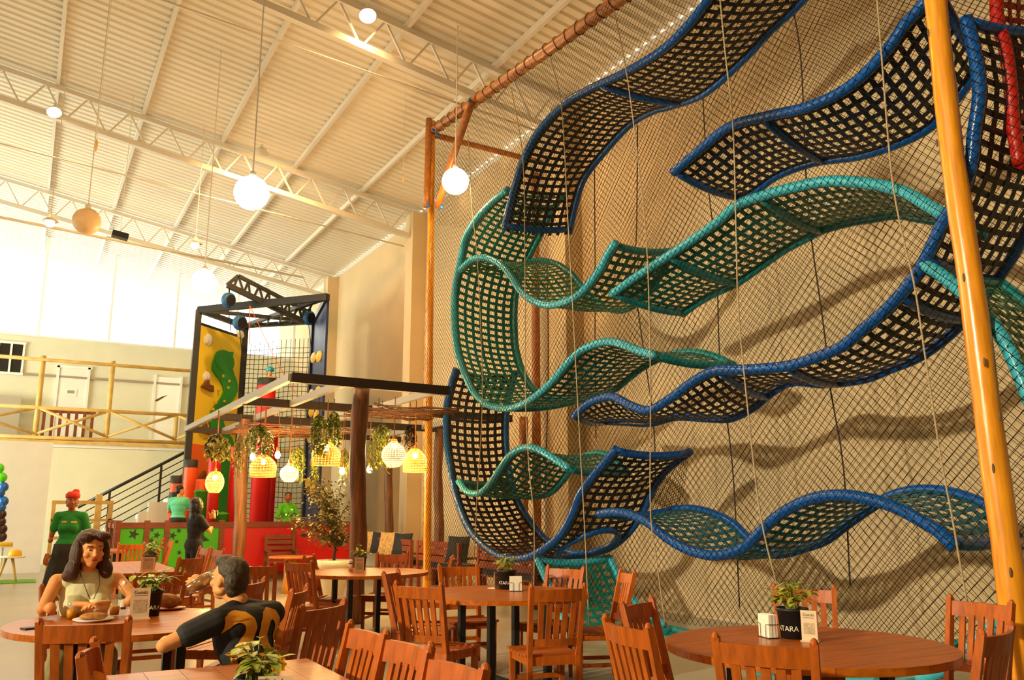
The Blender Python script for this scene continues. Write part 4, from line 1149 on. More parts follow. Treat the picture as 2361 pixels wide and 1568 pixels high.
# ================================================================== FENCE, TOWER, PLAY COLUMNS
FY = 19.64
fn = thing('play_fence', (4.2, FY, 0), 'low play area fence with green and red panels', 'fence')
M['fgreen'] = mat('bright_green_panel', (0.07, 0.52, 0.005), 0.45)
M['fred'] = mat('bright_red_panel', (0.62, 0.006, 0.006), 0.4)
M['star'] = mat('dark_green_print', (0.004, 0.05, 0.012), 0.5)
def fx(px): return onY(px, 1260, FY).x - 4.2
posts = [268, 335, 382, 440, 508, 675, 812]
for px in posts[:2] + posts[2:]:
    MB().box((fx(px), 0, 0.64), (0.11, 0.11, 1.28)).build('post', 'redwood', fn)
for z in (1.18, 0.08): MB().box(((fx(268) + fx(812))/2, -0.01, z), (fx(812) - fx(268), 0.075, 0.12)).build('rail', 'redwood', fn)
pan = []
for i in range(len(posts) - 1):
    a, b = fx(posts[i]) + 0.055, fx(posts[i+1]) - 0.055
    pn = MB().box(((a + b)/2, 0.0, 0.63), (b - a, 0.04, 1.0)).build('panel', 'fgreen' if i < 4 else 'fred', fn); pan.append((pn, a, b))
def star(parent, x, z, r, m='star', n=5):
    pts = []
    for k in range(2*n):
        a = math.pi*k/n + 0.3; rr = r if k % 2 == 0 else r*0.42
        pts.append((x + rr*math.sin(a), -0.023, z + rr*math.cos(a)))
    MB().prism(pts, (0, -0.003, 0)).build('printed_star', m, parent)
for px, py, r, i in ((350, 1222, 0.05, 1), (361, 1234, 0.08, 1), (348, 1246, 0.08, 1), (398, 1235, 0.09, 2), (412, 1224, 0.06, 2), (413, 1274, 0.06, 3), (407, 1249, 0.05, 2)):
    q = onY(px, py, FY); star(pan[i][0], q.x - 4.2, q.z, r)
q = onY(460, 1240, FY); star(pan[3][0], q.x - 4.2, q.z, 0.22, n=4)
q = onY(308, 1232, FY); star(pan[0][0], q.x - 4.2, q.z, 0.12)
for px, py in ((640, 1237), (558, 1238), (700, 1235), (770, 1242), (790, 1255)):
    q = onY(px, py, FY); i = 4 if px < 675 else 5
    MB().prism([(q.x - 4.2 + dx, -0.023, q.z + dz) for dx, dz in ((-.12, 0), (-.02, .05), (.1, .02), (.02, -.04))], (0, -0.003, 0)).build('printed_mark', mat('pale_mark', (0.5, 0.42, 0.36), 0.6) if px in (558, 790) else M['star'], pan[i][0])
# left return of the fence
fr2 = thing('play_fence', (onY(268, 1260, FY).x, FY + 1.2, 0), 'short brown fence end going back beside the stairs', 'fence')
for y in (-0.9, 0.0, 0.9): MB().box((0, y, 0.64), (0.1, 0.1, 1.28)).build('post', 'redwood', fr2)
for z in (1.16, 0.6, 0.1): MB().box((0, 0, z), (0.05, 1.9, 0.1)).build('rail', 'redwood', fr2)

# ---- climbing tower
TZ = 6.77
Lc, Rc, Mc, Nc = onZ(458, 715, TZ), onZ(755, 685, TZ), onZ(562, 752, TZ), onZ(724, 742, TZ)
TO = Vector((4.8, 23, 0))
tw = thing('climbing_tower', TO, 'black framed climbing tower with yellow panel and grid net', 'climbing tower')
def V2(p, z): return Vector((p.x, p.y, z)) - TO
for c, s, nm in ((Lc, 0.16, 'post'), (Mc, 0.24, 'post'), (Nc, 0.16, 'post'), (Rc, 0.14, 'post')):
    if c is Rc: continue
    MB().box(V2(c, TZ/2), (s, s, TZ)).build(nm, 'black', tw)
for a, b, h in ((Lc, Rc, 0.18), (Lc, Mc, 0.14), (Mc, Nc, 0.12), (Nc, Rc, 0.16), (Mc, Rc, 0.1), (Lc, Nc, 0.09)):
    MB().beam(V2(a, TZ), V2(b, TZ), 0.12, h).build('top_beam', 'black', tw)
MB().beam(V2(Lc, TZ - 0.36), V2(Mc, TZ - 0.36), 0.08, 0.08).build('top_beam', 'black', tw)
for k in range(6):
    a, b = Vector((Mc.x, Mc.y, TZ)).lerp(Vector((Nc.x, Nc.y, TZ)), k/6), Vector((Mc.x, Mc.y, TZ)).lerp(Vector((Rc.x, Rc.y, TZ)), k/6)
    MB().beam(V2(a, TZ), V2(b, TZ - 0.06), 0.05, 0.05).build('lattice_bar', 'black', tw)
# yellow panel: gradient sky replaced by plain yellow, green winding climbing band, clouds, brown steps
M['pyellow'] = mat('yellow_panel', (0.95, 0.72, 0.03), 0.5)
M['porange'] = mat('orange_panel', (0.85, 0.16, 0.01), 0.5)
M['pgreen'] = mat('green_band', (0.008, 0.30, 0.016), 0.45)
M['pgreen2'] = mat('grass_green', (0.05, 0.26, 0.01), 0.5, noise=0.2, scale=5)
M['pbrown'] = mat('brown_hold', (0.17, 0.055, 0.01), 0.6)
M['pcloud'] = mat('cloud_white', (0.72, 0.72, 0.66), 0.6)
M['navy'] = mat('navy_panel', (0.012, 0.026, 0.10), 0.5, noise=0.2, scale=3)
M['gold'] = mat('gold_hold', (0.72, 0.40, 0.03), 0.4)
M['mint'] = mat('mint_fabric', (0.12, 0.62, 0.38), 0.7, noise=0.08, scale=15)
M['column_or'] = mat('orange_foam', (0.88, 0.10, 0.008), 0.5)
M['column_red'] = mat('red_foam', (0.70, 0.012, 0.006), 0.5)
M['column_bk'] = mat('charcoal_foam', (0.02, 0.022, 0.018), 0.6)
dU = (Vector((Mc.x, Mc.y, 0)) - Vector((Lc.x, Lc.y, 0))); PW = dU.length; dU.normalize()
nU = Vector((dU.y, -dU.x, 0))
if nU.y > 0: nU = -nU
def PN(u, z, off=0.0): return Vector((Lc.x, Lc.y, 0)) + dU*u + nU*off + Vector((0, 0, z)) - TO
ZB = 1.6
pan_y = MB().prism([PN(0.06, ZB), PN(PW - 0.1, ZB), PN(PW - 0.1, TZ - 0.4), PN(0.06, TZ - 0.4)], nU*0.05).build('yellow_panel', 'pyellow', tw)
MB().prism([PN(0.06, 0.3), PN(PW - 0.1, 0.3), PN(PW - 0.1, ZB + 1.6), PN(0.06, ZB + 1.6)], nU*0.065).build('orange_panel', 'porange', tw)
def on_panel(px, py):
    d = ray(px, py); o0 = Vector((Lc.x, Lc.y, 0)); t = (o0 - EYE).dot(nU) / d.dot(nU); p = EYE + d*t
    return (p - o0).dot(dU), p.z
# plain winding green band (a generic stand-in for the painted figure)
ctr = [(512, 812, 20), (505, 850, 26), (520, 880, 20), (524, 905, 17), (505, 935, 17), (490, 960, 18), (497, 990, 18), (515, 1020, 18), (508, 1060, 18), (512, 1100, 20), (516, 1150, 20), (508, 1200, 20)]
Lft, Rgt = [], []
Pc, _ = spline([Vector((a, b, w)) for a, b, w in ctr], 30)
for p in Pc:
    u, z = on_panel(p.x - p.z*0.9, p.y); Lft.append(PN(u, z, 0.07)); u, z = on_panel(p.x + p.z*0.9, p.y); Rgt.append(PN(u, z, 0.07))
mb = MB(); vs = []; fs = []
for a, b in zip(Lft, Rgt): vs += [a, b, b + nU*0.05, a + nU*0.05]
for i in range(len(Lft) - 1):
    o = 4*i
    for a in range(4): fs.append((o + a, o + (a+1) % 4, o + 4 + (a+1) % 4, o + 4 + a))
fs += [(3, 2, 1, 0), tuple(len(vs) - 4 + a for a in range(4))]
mb.add(vs, fs).build('green_band', 'pgreen', tw)
u, z = on_panel(510, 833); MB().prism([PN(u + 0.44*math.cos(a), z + 0.30*math.sin(a), 0.075) for a in [2*math.pi*k/28 for k in range(28)]], nU*0.055).build('green_band', 'pgreen', tw)
for px, py in ((505, 868), (519, 880), (495, 899), (488, 930), (508, 926), (482, 945), (495, 960), (520, 1160), (520, 1135), (500, 1000), (517, 895)):
    u, z = on_panel(px, py); MB().ell(PN(u, z, 0.13), 0.045, n=8, m=6).build('climbing_hold', 'gold', tw, True)
for px, py, w in ((473, 783, 0.32), (550, 772, 0.25), (470, 868, 0.28)):
    u, z = on_panel(px, py); mb = MB()
    for dx, dz, r in ((-0.5, -0.1, 0.36), (0, 0.1, 0.45), (0.5, -0.05, 0.36), (0.15, -0.25, 0.34), (-0.25, -0.25, 0.3)):
        mb.ell(PN(max(0.1, min(PW - 0.15, u + dx*w*0.5)), z + dz*w*0.7, 0.055), (r*w, 0.03, r*w), n=12, m=8)
    mb.build('cloud_cutout', 'pcloud', tw, True)
for px, py in ((470, 895), (462, 1105), (465, 995)):
    u, z = on_panel(px, py); MB().prism([PN(u - .25, z, .07), PN(u + .22, z - .08, .07), PN(u + .2, z + .08, .07), PN(u + .02, z + .1, .07), PN(u - .02, z + .22, .07), PN(u - .12, z + .12, .07)], nU*0.1).build('brown_step', 'pbrown', tw)
# navy panel on the right side with golden holds
d2 = (Vector((Rc.x, Rc.y, 0)) - Vector((Nc.x, Nc.y, 0)))
def NN(u, z): return Vector((Nc.x, Nc.y, 0)) + d2*u + Vector((0, 0, z)) - TO
MB().prism([NN(0.02, 0.5), NN(0.98, 0.5), NN(0.98, TZ - 0.1), NN(0.02, TZ - 0.1)], (0.06, 0, 0)).build('navy_panel', 'navy', tw)
for i, (u, z) in enumerate(((0.25, 5.6), (0.7, 5.4), (0.2, 4.6), (0.75, 4.45), (0.3, 4.1), (0.72, 3.85), (0.3, 3.4), (0.62, 2.7), (0.3, 2.2), (0.7, 2.0))):
    MB().ell(NN(u, z) - Vector((0.05, 0, 0)), (0.03, 0.26, 0.15), n=14, m=8).build('golden_hold', 'gold', tw, True)
# grid net between the posts
mb = MB()
a0, b0 = Vector((Mc.x, Mc.y, 0)), Vector((Nc.x, Nc.y, 0))
wd = (b0 - a0).length; k = 0
nv, nh = int(wd/0.14), int((TZ - 0.9)/0.14)
for i in range(nv + 1):
    mb.tube([a0.lerp(b0, i/nv) + Vector((0, 0.03*math.sin(i + z), 0.3 + z)) - TO for z in [0.5*q for q in range(13)]], 0.008, 4, caps=False)
for j in range(nh + 1):
    z = 0.3 + j*0.14
    mb.tube([a0.lerp(b0, q/8) + Vector((0, 0.03*math.sin(j + q), z + 0.02*math.sin(q*1.3 + j*0.2))) - TO for q in range(9)], 0.008, 4, caps=False)
stuff(mb.build('grid_net', 'black', tw))
# crane arm above the tower
yc = (Lc.y + Rc.y)/2
def CA(px, py): return onY(px, py, yc)
tip, peak, mid, e1, e2 = CA(524, 657), CA(549, 636), CA(662, 694), CA(700, 742), CA(712, 720)
ar = thing('crane_arm', e1, 'black lattice crane arm rising left above the tower', 'crane arm')
def ab(p, q, s=0.07, name='bar'): MB().beam(Vector(p) - e1, Vector(q) - e1, s, s).build(name, 'black', ar)
ab(tip, e1, 0.13, 'lower_chord'); ab(peak, e2, 0.09, 'upper_chord'); ab(tip, peak, 0.09)
for k in range(8):
    u = k/7; lo = Vector(tip).lerp(e1, 0.08 + 0.9*u); up = Vector(peak).lerp(e2, u); ab(lo, up, 0.06)
    if k < 7: ab(up, Vector(tip).lerp(e1, 0.08 + 0.9*(k + 1)/7) if k % 2 == 0 else Vector(tip).lerp(e1, 0.08 + 0.9*(k + 0.6)/7), 0.055)
ab(e1, Vector((e1.x, e1.y, TZ + 0.0)), 0.1, 'mast'); ab(e2, Vector((e2.x, e2.y, TZ)), 0.1, 'mast')
M['drum'] = mat('blue_webbing', (0.015, 0.12, 0.32), 0.5, noise=0.4, scale=20)
for px, py, lab, hz in ((527, 692, 'round blue safety reel hanging from the crane tip', 657), (553, 744, 'round blue safety reel below the tower beam', 720), (712, 733, 'dark safety reel at the right tower corner', 700)):
    p = CA(px, py)
    t = thing('safety_reel', p, lab, 'safety reel', 'safety reels on the tower')
    rot = Euler((math.pi/2 + 0.2, 0, 0.5))
    MB().lathe([(0, -0.09), (0.13, -0.09), (0.19, -0.05), (0.2, 0.0), (0.19, 0.05), (0.13, 0.09), (0, 0.09)], 18, axis=rot, cap=False).build('drum', 'drum', t, True)
    MB().lathe([(0, 0.09), (0.14, 0.09), (0.14, 0.105), (0, 0.105)], 18, axis=rot, cap=False).build('face', 'black_soft', t)
    hh = CA(px, hz).z - p.z
    MB().tube([(0, 0, 0.15), (0, 0, hh)], 0.02, 6).build('hanger', 'black', t)
    MB().tube([(0, 0, -0.15), (0.1, 0, -0.8)], 0.012, 5).build('strap', 'black', t)
t = thing('safety_line', CA(576, 705), 'orange safety line hanging in the tower', 'rope')
MB().tube([(0, 0, 0), (0.02, 0, -0.6), (0.06, 0, -1.0)], 0.012, 5).build('line', 'porange', t); MB().tube([(0, 0, 0), (0.7, 0, -1.3), (1.3, 0, -2.2)], 0.01, 5).build('line', 'porange', t)

# ---- foam columns of the play area
def column(px, ybase_Y, topy, wpx, lab, m='column_or', band=None, cap=None, dome=False):
    p = onY(px, topy, ybase_Y); q = onY(px, 1200, ybase_Y); r = wpx/1950*math.hypot(p.x, p.y)/2*1.0
    b = Vector((q.x, ybase_Y, 0)); t = thing('foam_column', b, lab, 'foam column', 'padded play columns')
    top = Vector((p.x, ybase_Y, p.z)) - b; h = top.z
    if dome: prof = [(r, 0.0), (r, h - r*0.35), (r*1.08, h - r*0.3), (r*1.05, h - 0.12*r), (r*0.75, h), (0, h + 0.02)]
    else: prof = [(r, 0.0), (r, h - 0.05), (r*0.92, h), (0, h)]
    o = MB().lathe([(0.0, 0.0)] + prof, 20, cap=False).build('body', m, t, True)
    for z0, z1 in (band or []):
        za, zb = onY(px, z0, ybase_Y).z, onY(px, z1, ybase_Y).z
        MB().lathe([(r*1.01, zb), (r*1.012, za)], 20, cap=False).build('band', 'column_bk', t, True)
    if cap:
        zc = onY(px, cap, ybase_Y).z; MB().lathe([(r*1.03, zc), (r*1.03, h + 0.03), (0, h + 0.04)], 20, cap=False).build('cap', 'column_bk', t, True)
    return t
column(399, 20.9, 1100, 23, 'orange foam column with two dark bands beside the stairs', band=[(1135, 1152)], cap=1115)
column(431, 21.4, 1063, 27, 'orange red foam column at the left foot of the tower', 'column_or', cap=1078)
column(460, 20.9, 1105, 26, 'short orange foam column behind the green post', 'column_or')
column(486, 20.6, 1050, 26, 'red foam column just left of the winding band', 'column_red')
column(534, 20.6, 1030, 22, 'narrow red foam column right of the winding band', 'column_red')
column(597, 21.8, 874, 40, 'tall red foam column the climber stands on', 'column_red', cap=888)
column(620, 22.35, 960, 20, 'tall dark red foam column beside the climber', 'column_red')
column(459, 20.3, 1130, 27, 'green rounded post behind the woman in black', 'pgreen2', dome=True)
column(512, 20.2, 1182, 27, 'low green rounded post in front of the winding band', 'pgreen2', dome=True)

# ---- planter with tree, benches, stump, armchair
pp = onZ(765, 1392, 0)
t = thing('potted_tree', (pp.x, pp.y, 0), 'leafy small tree in a tall white planter', 'potted tree')
rp_ = 0.225; hp = 1.46 - (1318 - 1180)/1990*pp.length; hp = onY(765, 1291, pp.y).z
MB().lathe([(0, 0), (rp_*0.75, 0), (rp_, hp - 0.12), (rp_*1.18, hp - 0.1), (rp_*1.18, hp), (rp_*1.05, hp), (rp_*0.95, hp - 0.08), (0, hp - 0.08)], 28, cap=False).build('planter', mat('cream_planter', (0.80, 0.72, 0.54), 0.5), t, True)
MB().lathe([(0, hp - 0.06), (rp_*1.02, hp - 0.06)], 20, cap=False).build('soil', 'soil', t)
rnd = random.Random(5); fol = MB(); tips = []
trunk_top = Vector((-0.05, 0, hp + 0.45))
MB().tube([(0, 0, hp - 0.1), (0.02, 0, hp + 0.2), trunk_top], [0.028, 0.024, 0.02], 8).build('trunk', 'stem', t, True)
for k in range(34):
    a = rnd.uniform(0, 6.28); hh = rnd.uniform(0.0, 1.0); rr = 0.62*math.sqrt(1 - (hh - 0.4)**2)*rnd.uniform(0.35, 1)
    e = Vector((rr*math.cos(a) - 0.08, rr*math.sin(a), hp + 0.3 + 0.95*hh))
    P, _ = spline([Vector((0, 0, hp + 0.2 + 0.3*hh)), Vector((e.x*0.5, e.y*0.5, e.z - 0.05)), e], 8)
    MB().tube(P, 0.007, 5).build('branch', 'stem', t, True)
    for j in range(70):
        q = P[rnd.randint(3, 8)] + Vector((rnd.gauss(0, .06), rnd.gauss(0, .06), rnd.gauss(0, .06))); b = rnd.uniform(0, 6.28)
        leaf_into(fol, q, Vector((math.cos(b), math.sin(b), rnd.uniform(-.6, .3))), rnd.uniform(.05, .085), .035)
stuff(fol.build('foliage', 'leaf_olive', t, True))

def bench(x, y, ln, lab):
    t = thing('wooden_bench', (x, y, 0), lab, 'bench', 'benches along the wall', -math.pi/2)
    for sx in (-1, 1):
        MB().box((sx*(ln/2 - 0.04), -0.24, 0.45), (0.07, 0.07, 0.9)).build('leg', 'redwood', t)
        MB().box((sx*(ln/2 - 0.04), 0.26, 0.32), (0.07, 0.07, 0.64)).build('leg', 'redwood', t)
        MB().box((sx*(ln/2 - 0.04), 0.02, 0.63), (0.08, 0.6, 0.04)).build('armrest', 'redwood', t)
    for k in range(4): MB().box((0, -0.17 + k*0.13, 0.40), (ln - 0.1, 0.12, 0.03)).build('seat_slat', 'redwood', t)
    for z in (0.58, 0.72, 0.85): MB().box((0, -0.25, z), (ln - 0.1, 0.025, 0.11)).build('back_slat', 'redwood', t)
    MB().box((0, 0.03, 0.46), (ln - 0.2, 0.5, 0.09)).build('seat_cushion', 'black_soft', t)
def bench_facing_in(px0, px1, Yc, lab):
    pass
bx = 6.9
for y, lab in ((17.2, 'red brown bench with dark cushions behind the log post table'), (15.0, 'red brown bench with dark cushions left of the thin pole'), (12.4, 'red brown bench with a dark cushion right of the thin pole')):
    t = bench(7.2, y, 1.9, lab)
def cushion(p, w, m, lab, rz, tilt):
    t = thing('cushion', p, lab, 'cushion', 'cushions on the benches', rz)
    mb = MB(); n = 8; vs = []; fs = []
    for s in (-1, 1):
        for i in range(n + 1):
            for j in range(n + 1):
                u, v = -1 + 2*i/n, -1 + 2*j/n
                th = 0.075*math.sqrt(max(0, (1 - u*u)*(1 - v*v))) + 0.004
                pin = 1 - 0.07*(1 - abs(u*v)) * 0 - 0.05*((1 - u*u) + (1 - v*v)) + 0.05
                vs.append(Euler((tilt, 0, 0)).to_matrix() @ Vector((u*w/2*pin, s*th, v*w/2*pin)) + Vector((0, 0, w/2)))
    N2 = (n + 1)**2
    for s in range(2):
        for i in range(n):
            for j in range(n):
                o = s*N2 + i*(n + 1) + j
                f = (o, o + 1, o + n + 2, o + n + 1); fs.append(f if s == 0 else f[::-1])
    mb.add(vs, fs).build('cover', m, t, True)
M['cush_gold'] = mat('golden_leaf_fabric', (0.55, 0.32, 0.10), 0.8, noise=0.5, scale=30)
M['cush_black'] = mat('black_fabric', (0.012, 0.012, 0.014), 0.8)
for px, Y, m, lab in ((857, 17.9, 'cush_gold', 'golden patterned cushion just right of the thick log post'), (874, 17.5, 'cush_black', 'black cushion between the golden cushions'), (893, 17.1, 'cush_gold', 'golden patterned cushion, middle of the bench'), (910, 16.7, 'cush_gold', 'golden patterned cushion, right end of the bench'), (926, 16.5, 'cush_black', 'black cushion at the right of the golden ones'), (1055, 12.5, 'cush_black', 'black cushion on the bench right of the thin pole')):
    q = onX(px, 1290, 6.98); cushion((6.98, q.y, 0.56), 0.46, m, lab, -math.pi/2 + 0.5, -0.25)
q = onZ(670, 1368, 0)
t = thing('stump_table', (q.x, q.y, 0), 'round wooden table on a tree stump by the red fence', 'table')
MB().lathe([(0, 0), (0.17, 0), (0.14, 0.3), (0.15, 0.62), (0, 0.62)], 18, cap=False).build('stump', 'log', t, True)
MB().lathe([(0, 0.62), (0.42, 0.62), (0.43, 0.64), (0.42, 0.66), (0, 0.66)], 28, cap=False).build('top', 'table', t, True)
q = onZ(645, 1338, 0)
t = thing('armchair', (q.x, q.y, 0), 'red brown slatted armchair in front of the red fence', 'armchair', None, math.pi*0.97)
for sx in (-1, 1):
    MB().box((sx*0.3, 0.26, 0.31), (0.06, 0.06, 0.62)).build('leg', 'redwood', t); MB().box((sx*0.3, -0.26, 0.48), (0.06, 0.06, 0.96)).build('leg', 'redwood', t)
    MB().box((sx*0.3, 0.0, 0.63), (0.08, 0.62, 0.035)).build('armrest', 'redwood', t)
for k in range(4): MB().box((0, -0.2 + k*0.14, 0.40), (0.6, 0.12, 0.03)).build('seat_slat', 'redwood', t)
for z in (0.55, 0.68, 0.8, 0.91): MB().box((0, -0.27, z), (0.6, 0.03, 0.08)).build('back_slat', 'redwood', t)

# ================================================================== PARTY CORNER AT THE LEFT
BY = onZ(60, 1321, 0).y
a, b = onY(-150, 1010, BY), onY(124, 1012, BY)
bd = MB().box((0, 0, a.z/2), (b.x - a.x, 0.12, a.z)).build('backdrop_panel', 'white'); bd.location = ((a.x + b.x)/2, BY + 0.06, 0)
tag(bd, 'tall white backdrop panel at the far left', 'backdrop')
mt = onZ(20, 1340, 0); o = MB().box((0, 0, 0.008), (2.0, 1.0, 0.016)).build('grass_mat', mat('artificial_turf', (0.16, 0.40, 0.02), 0.9, noise=0.3, scale=40, bump=0.6, bscale=200))
e = onZ(82, 1340, 0); o.location = (e.x - 1.0, e.y, 0); tag(o, 'bright green turf mat under the party table', 'mat')
pt = onZ(15, 1343, 0)
t = thing('party_table', (pt.x, pt.y, 0.017), 'small round white table on wooden legs at the left edge', 'table')
zt = onY(15, 1285, pt.y).z
MB().lathe([(0, zt - 0.03), (0.30, zt - 0.03), (0.30, zt), (0, zt)], 28, cap=False).build('top', 'white', t, True)
for k in range(4):
    a = math.pi/4 + k*math.pi/2; MB().tube([(0.08*math.cos(a), 0.08*math.sin(a), zt - 0.03), (0.24*math.cos(a), 0.24*math.sin(a), 0)], [0.03, 0.018], 8).build('leg', 'bamboo', t, True)
t = thing('yellow_cake', (pt.x + 0.1, pt.y, zt), 'round yellow cake on the small white table', 'cake')
MB().lathe([(0, 0), (0.12, 0), (0.13, 0.06), (0.11, 0.13), (0.05, 0.16), (0, 0.165)], 22, cap=False).build('cake', 'yellow', t, True)
MB().lathe([(0, 0.0), (0.15, 0.0), (0.15, 0.006), (0, 0.006)], 22, cap=False).build('board', 'white', t)
cs = onY(6, 1262, pt.y + 0.8)
t = thing('cake_stand', (cs.x, pt.y + 0.8, 0), 'tall stand with a yellow tray behind the small white table', 'stand')
MB().lathe([(0.22, 0), (0.22, 0.02), (0.025, 0.04), (0.025, cs.z), (0.20, cs.z), (0.20, cs.z + 0.02)], 22).build('stand', 'white', t, True)
MB().lathe([(0, cs.z + 0.02), (0.19, cs.z + 0.02), (0.19, cs.z + 0.1), (0, cs.z + 0.1)], 22, cap=False).build('tray', 'yellow', t, True)
BALL = [(-2, 1080, 'green'), (5, 1101, 'green'), (8, 1123, 'blue'), (0, 1136, 'blue'), (8, 1156, 'blue'), (2, 1170, 'blue'), (3, 1186, 'brown'), (2, 1203, 'brown'), (5, 1220, 'brown'), (4, 1238, 'brown')]
cols = dict(green=(0.10, 0.75, 0.01), blue=(0.01, 0.13, 0.55), brown=(0.045, 0.014, 0.012))
for c in cols: M['b_' + c] = mat(c + '_balloon', cols[c], 0.25, spec=0.6)
BYY = BY - 0.6; n_ = {}
ordn = ['topmost', 'second', 'third', 'lowest']
for px, py, c in BALL:
    p = onY(px, py, BYY); k = n_.get(c, 0); n_[c] = k + 1
    cnt = sum(1 for b in BALL if b[2] == c)
    w = ordn[0] if k == 0 else (ordn[3] if k == cnt - 1 else ordn[k])
    t = thing('balloon', p, '%s %s balloon of the column at the left edge' % (w, c), 'balloon', 'balloon column')
    MB().ell((0, 0, 0), (0.112, 0.112, 0.118), n=18, m=12).build('skin', 'b_' + c, t, True)
    MB().lathe([(0.016, -0.132), (0.008, -0.112)], 8).build('knot', 'b_' + c, t)
# shelf with baskets behind the waitress
sh = onY(195, 1240, 25.2)
t = thing('wooden_shelf', (onY(192, 1200, 25.2).x, 25.2, 0), 'low brown wooden shelf unit below the stairs', 'shelf')
zs = onY(192, 1156, 25.2).z
for dx in (-0.72, 0.62): MB().box((dx, 0, zs/2), (0.09, 0.4, zs)).build('side', 'bamboo', t)
for k in range(4): MB().box((-0.05, 0, zs*(0.2 + 0.26*k)), (1.4, 0.4, 0.07)).build('shelf_board', 'bamboo', t)
MB().box((-0.05, 0.0, zs - 0.03), (1.44, 0.42, 0.09)).build('top', 'bamboo', t)
for k in range(3): MB().box((-0.35 + 0.3*k, -0.02, zs*0.2 + 0.16), (0.24, 0.26, 0.24)).build('basket', 'pbrown', t)

# ================================================================== PEOPLE
def remesh(mb, name, m, parent, voxel, smooth=4):
    me = mb.mesh('tmp'); ob = bpy.data.objects.new('tmp', me); COL.objects.link(ob)
    md = ob.modifiers.new('r', 'REMESH'); md.mode = 'VOXEL'; md.voxel_size = voxel; md.use_smooth_shade = True
    if smooth:
        sm = ob.modifiers.new('s', 'SMOOTH'); sm.factor = 0.5; sm.iterations = smooth
    dg = bpy.context.evaluated_depsgraph_get()
    res = bpy.data.meshes.new_from_object(ob.evaluated_get(dg)); bpy.data.objects.remove(ob); bpy.data.meshes.remove(me)
    res.name = name; res.materials.clear(); res.materials.append(M[m] if isinstance(m, str) else m)
    res.polygons.foreach_set('use_smooth', [True]*len(res.polygons))
    return put(name, res, parent)
def arm_hand(mb, wrist, d, palm_n, grip=0.5, side=1, s=1.0):
    """hand with palm, four unequal bent fingers and a thumb; d points to the fingers, palm_n out of the palm"""
    d = Vector(d).normalized(); n = Vector(palm_n); n = (n - d*n.dot(d)).normalized(); a = d.cross(n)*side
    w = Vector(wrist)
    for k in (-1, 0, 1): mb.cap(w + a*0.012*k*s, w + d*0.075*s + a*0.024*k*s, 0.019*s, 0.014*s, 10)
    for k, (off, L1) in enumerate(((0.033, 0.072), (0.012, 0.082), (-0.010, 0.077), (-0.031, 0.060))):
        b = w + d*0.082*s + a*off*s; dd = d.copy(); r = 0.0088*s
        for j in range(3):
            ang = grip*(0.55 + 0.35*j); dd = (dd*math.cos(ang) + n*math.sin(ang)).normalized()
            e = b + dd*L1*s*(0.46, 0.32, 0.24)[j]; mb.cap(b, e, r, r*0.92, 8); b = e; r *= 0.93
            q = n - dd*n.dot(dd)
    t0 = w + d*0.025*s + a*0.032*s
    t1 = t0 + (d*0.55 + a*0.75 + n*0.35).normalized()*0.042*s; t2 = t1 + (d*0.85 + a*0.15 + n*(0.2 + grip)).normalized()*0.034*s
    mb.cap(t0, t1, 0.0125*s, 0.0105*s, 8); mb.cap(t1, t2, 0.0105*s, 0.009*s, 8)
def head_parts(mb, c, R, s=1.0, female=False):
    def h(x, y, z): return Vector(c) + R @ (Vector((x, y, z))*s)
    def e(p, rad, rot=None):
        E_ = R.to_euler() if rot is None else (R @ Euler(rot).to_matrix()).to_euler()
        mb.ell(h(*p), tuple(q*s for q in rad), E_, 16, 12)
    e((0, -0.012, 0.022), (0.076, 0.094, 0.092)); e((0, 0.012, -0.03), (0.064, 0.074, 0.080)); e((0, 0.036, -0.082), (0.038, 0.040, 0.032))
    e((0, 0.082, -0.012), (0.011, 0.018, 0.026), (0.35, 0, 0)); e((0, 0.097, -0.030), (0.014, 0.014, 0.011))
    for x in (-1, 1):
        e((x*0.034, 0.070, 0.022), (0.026, 0.014, 0.008)); e((x*0.040, 0.055, -0.028), (0.026, 0.024, 0.022)); e((x*0.076, -0.008, -0.008), (0.010, 0.020, 0.030))
        e((x*0.055, 0.005, -0.060), (0.022, 0.04, 0.022))
    e((0, 0.076, -0.058), (0.022, 0.010, 0.006)); e((0, 0.072, -0.070), (0.020, 0.011, 0.007))
    return h
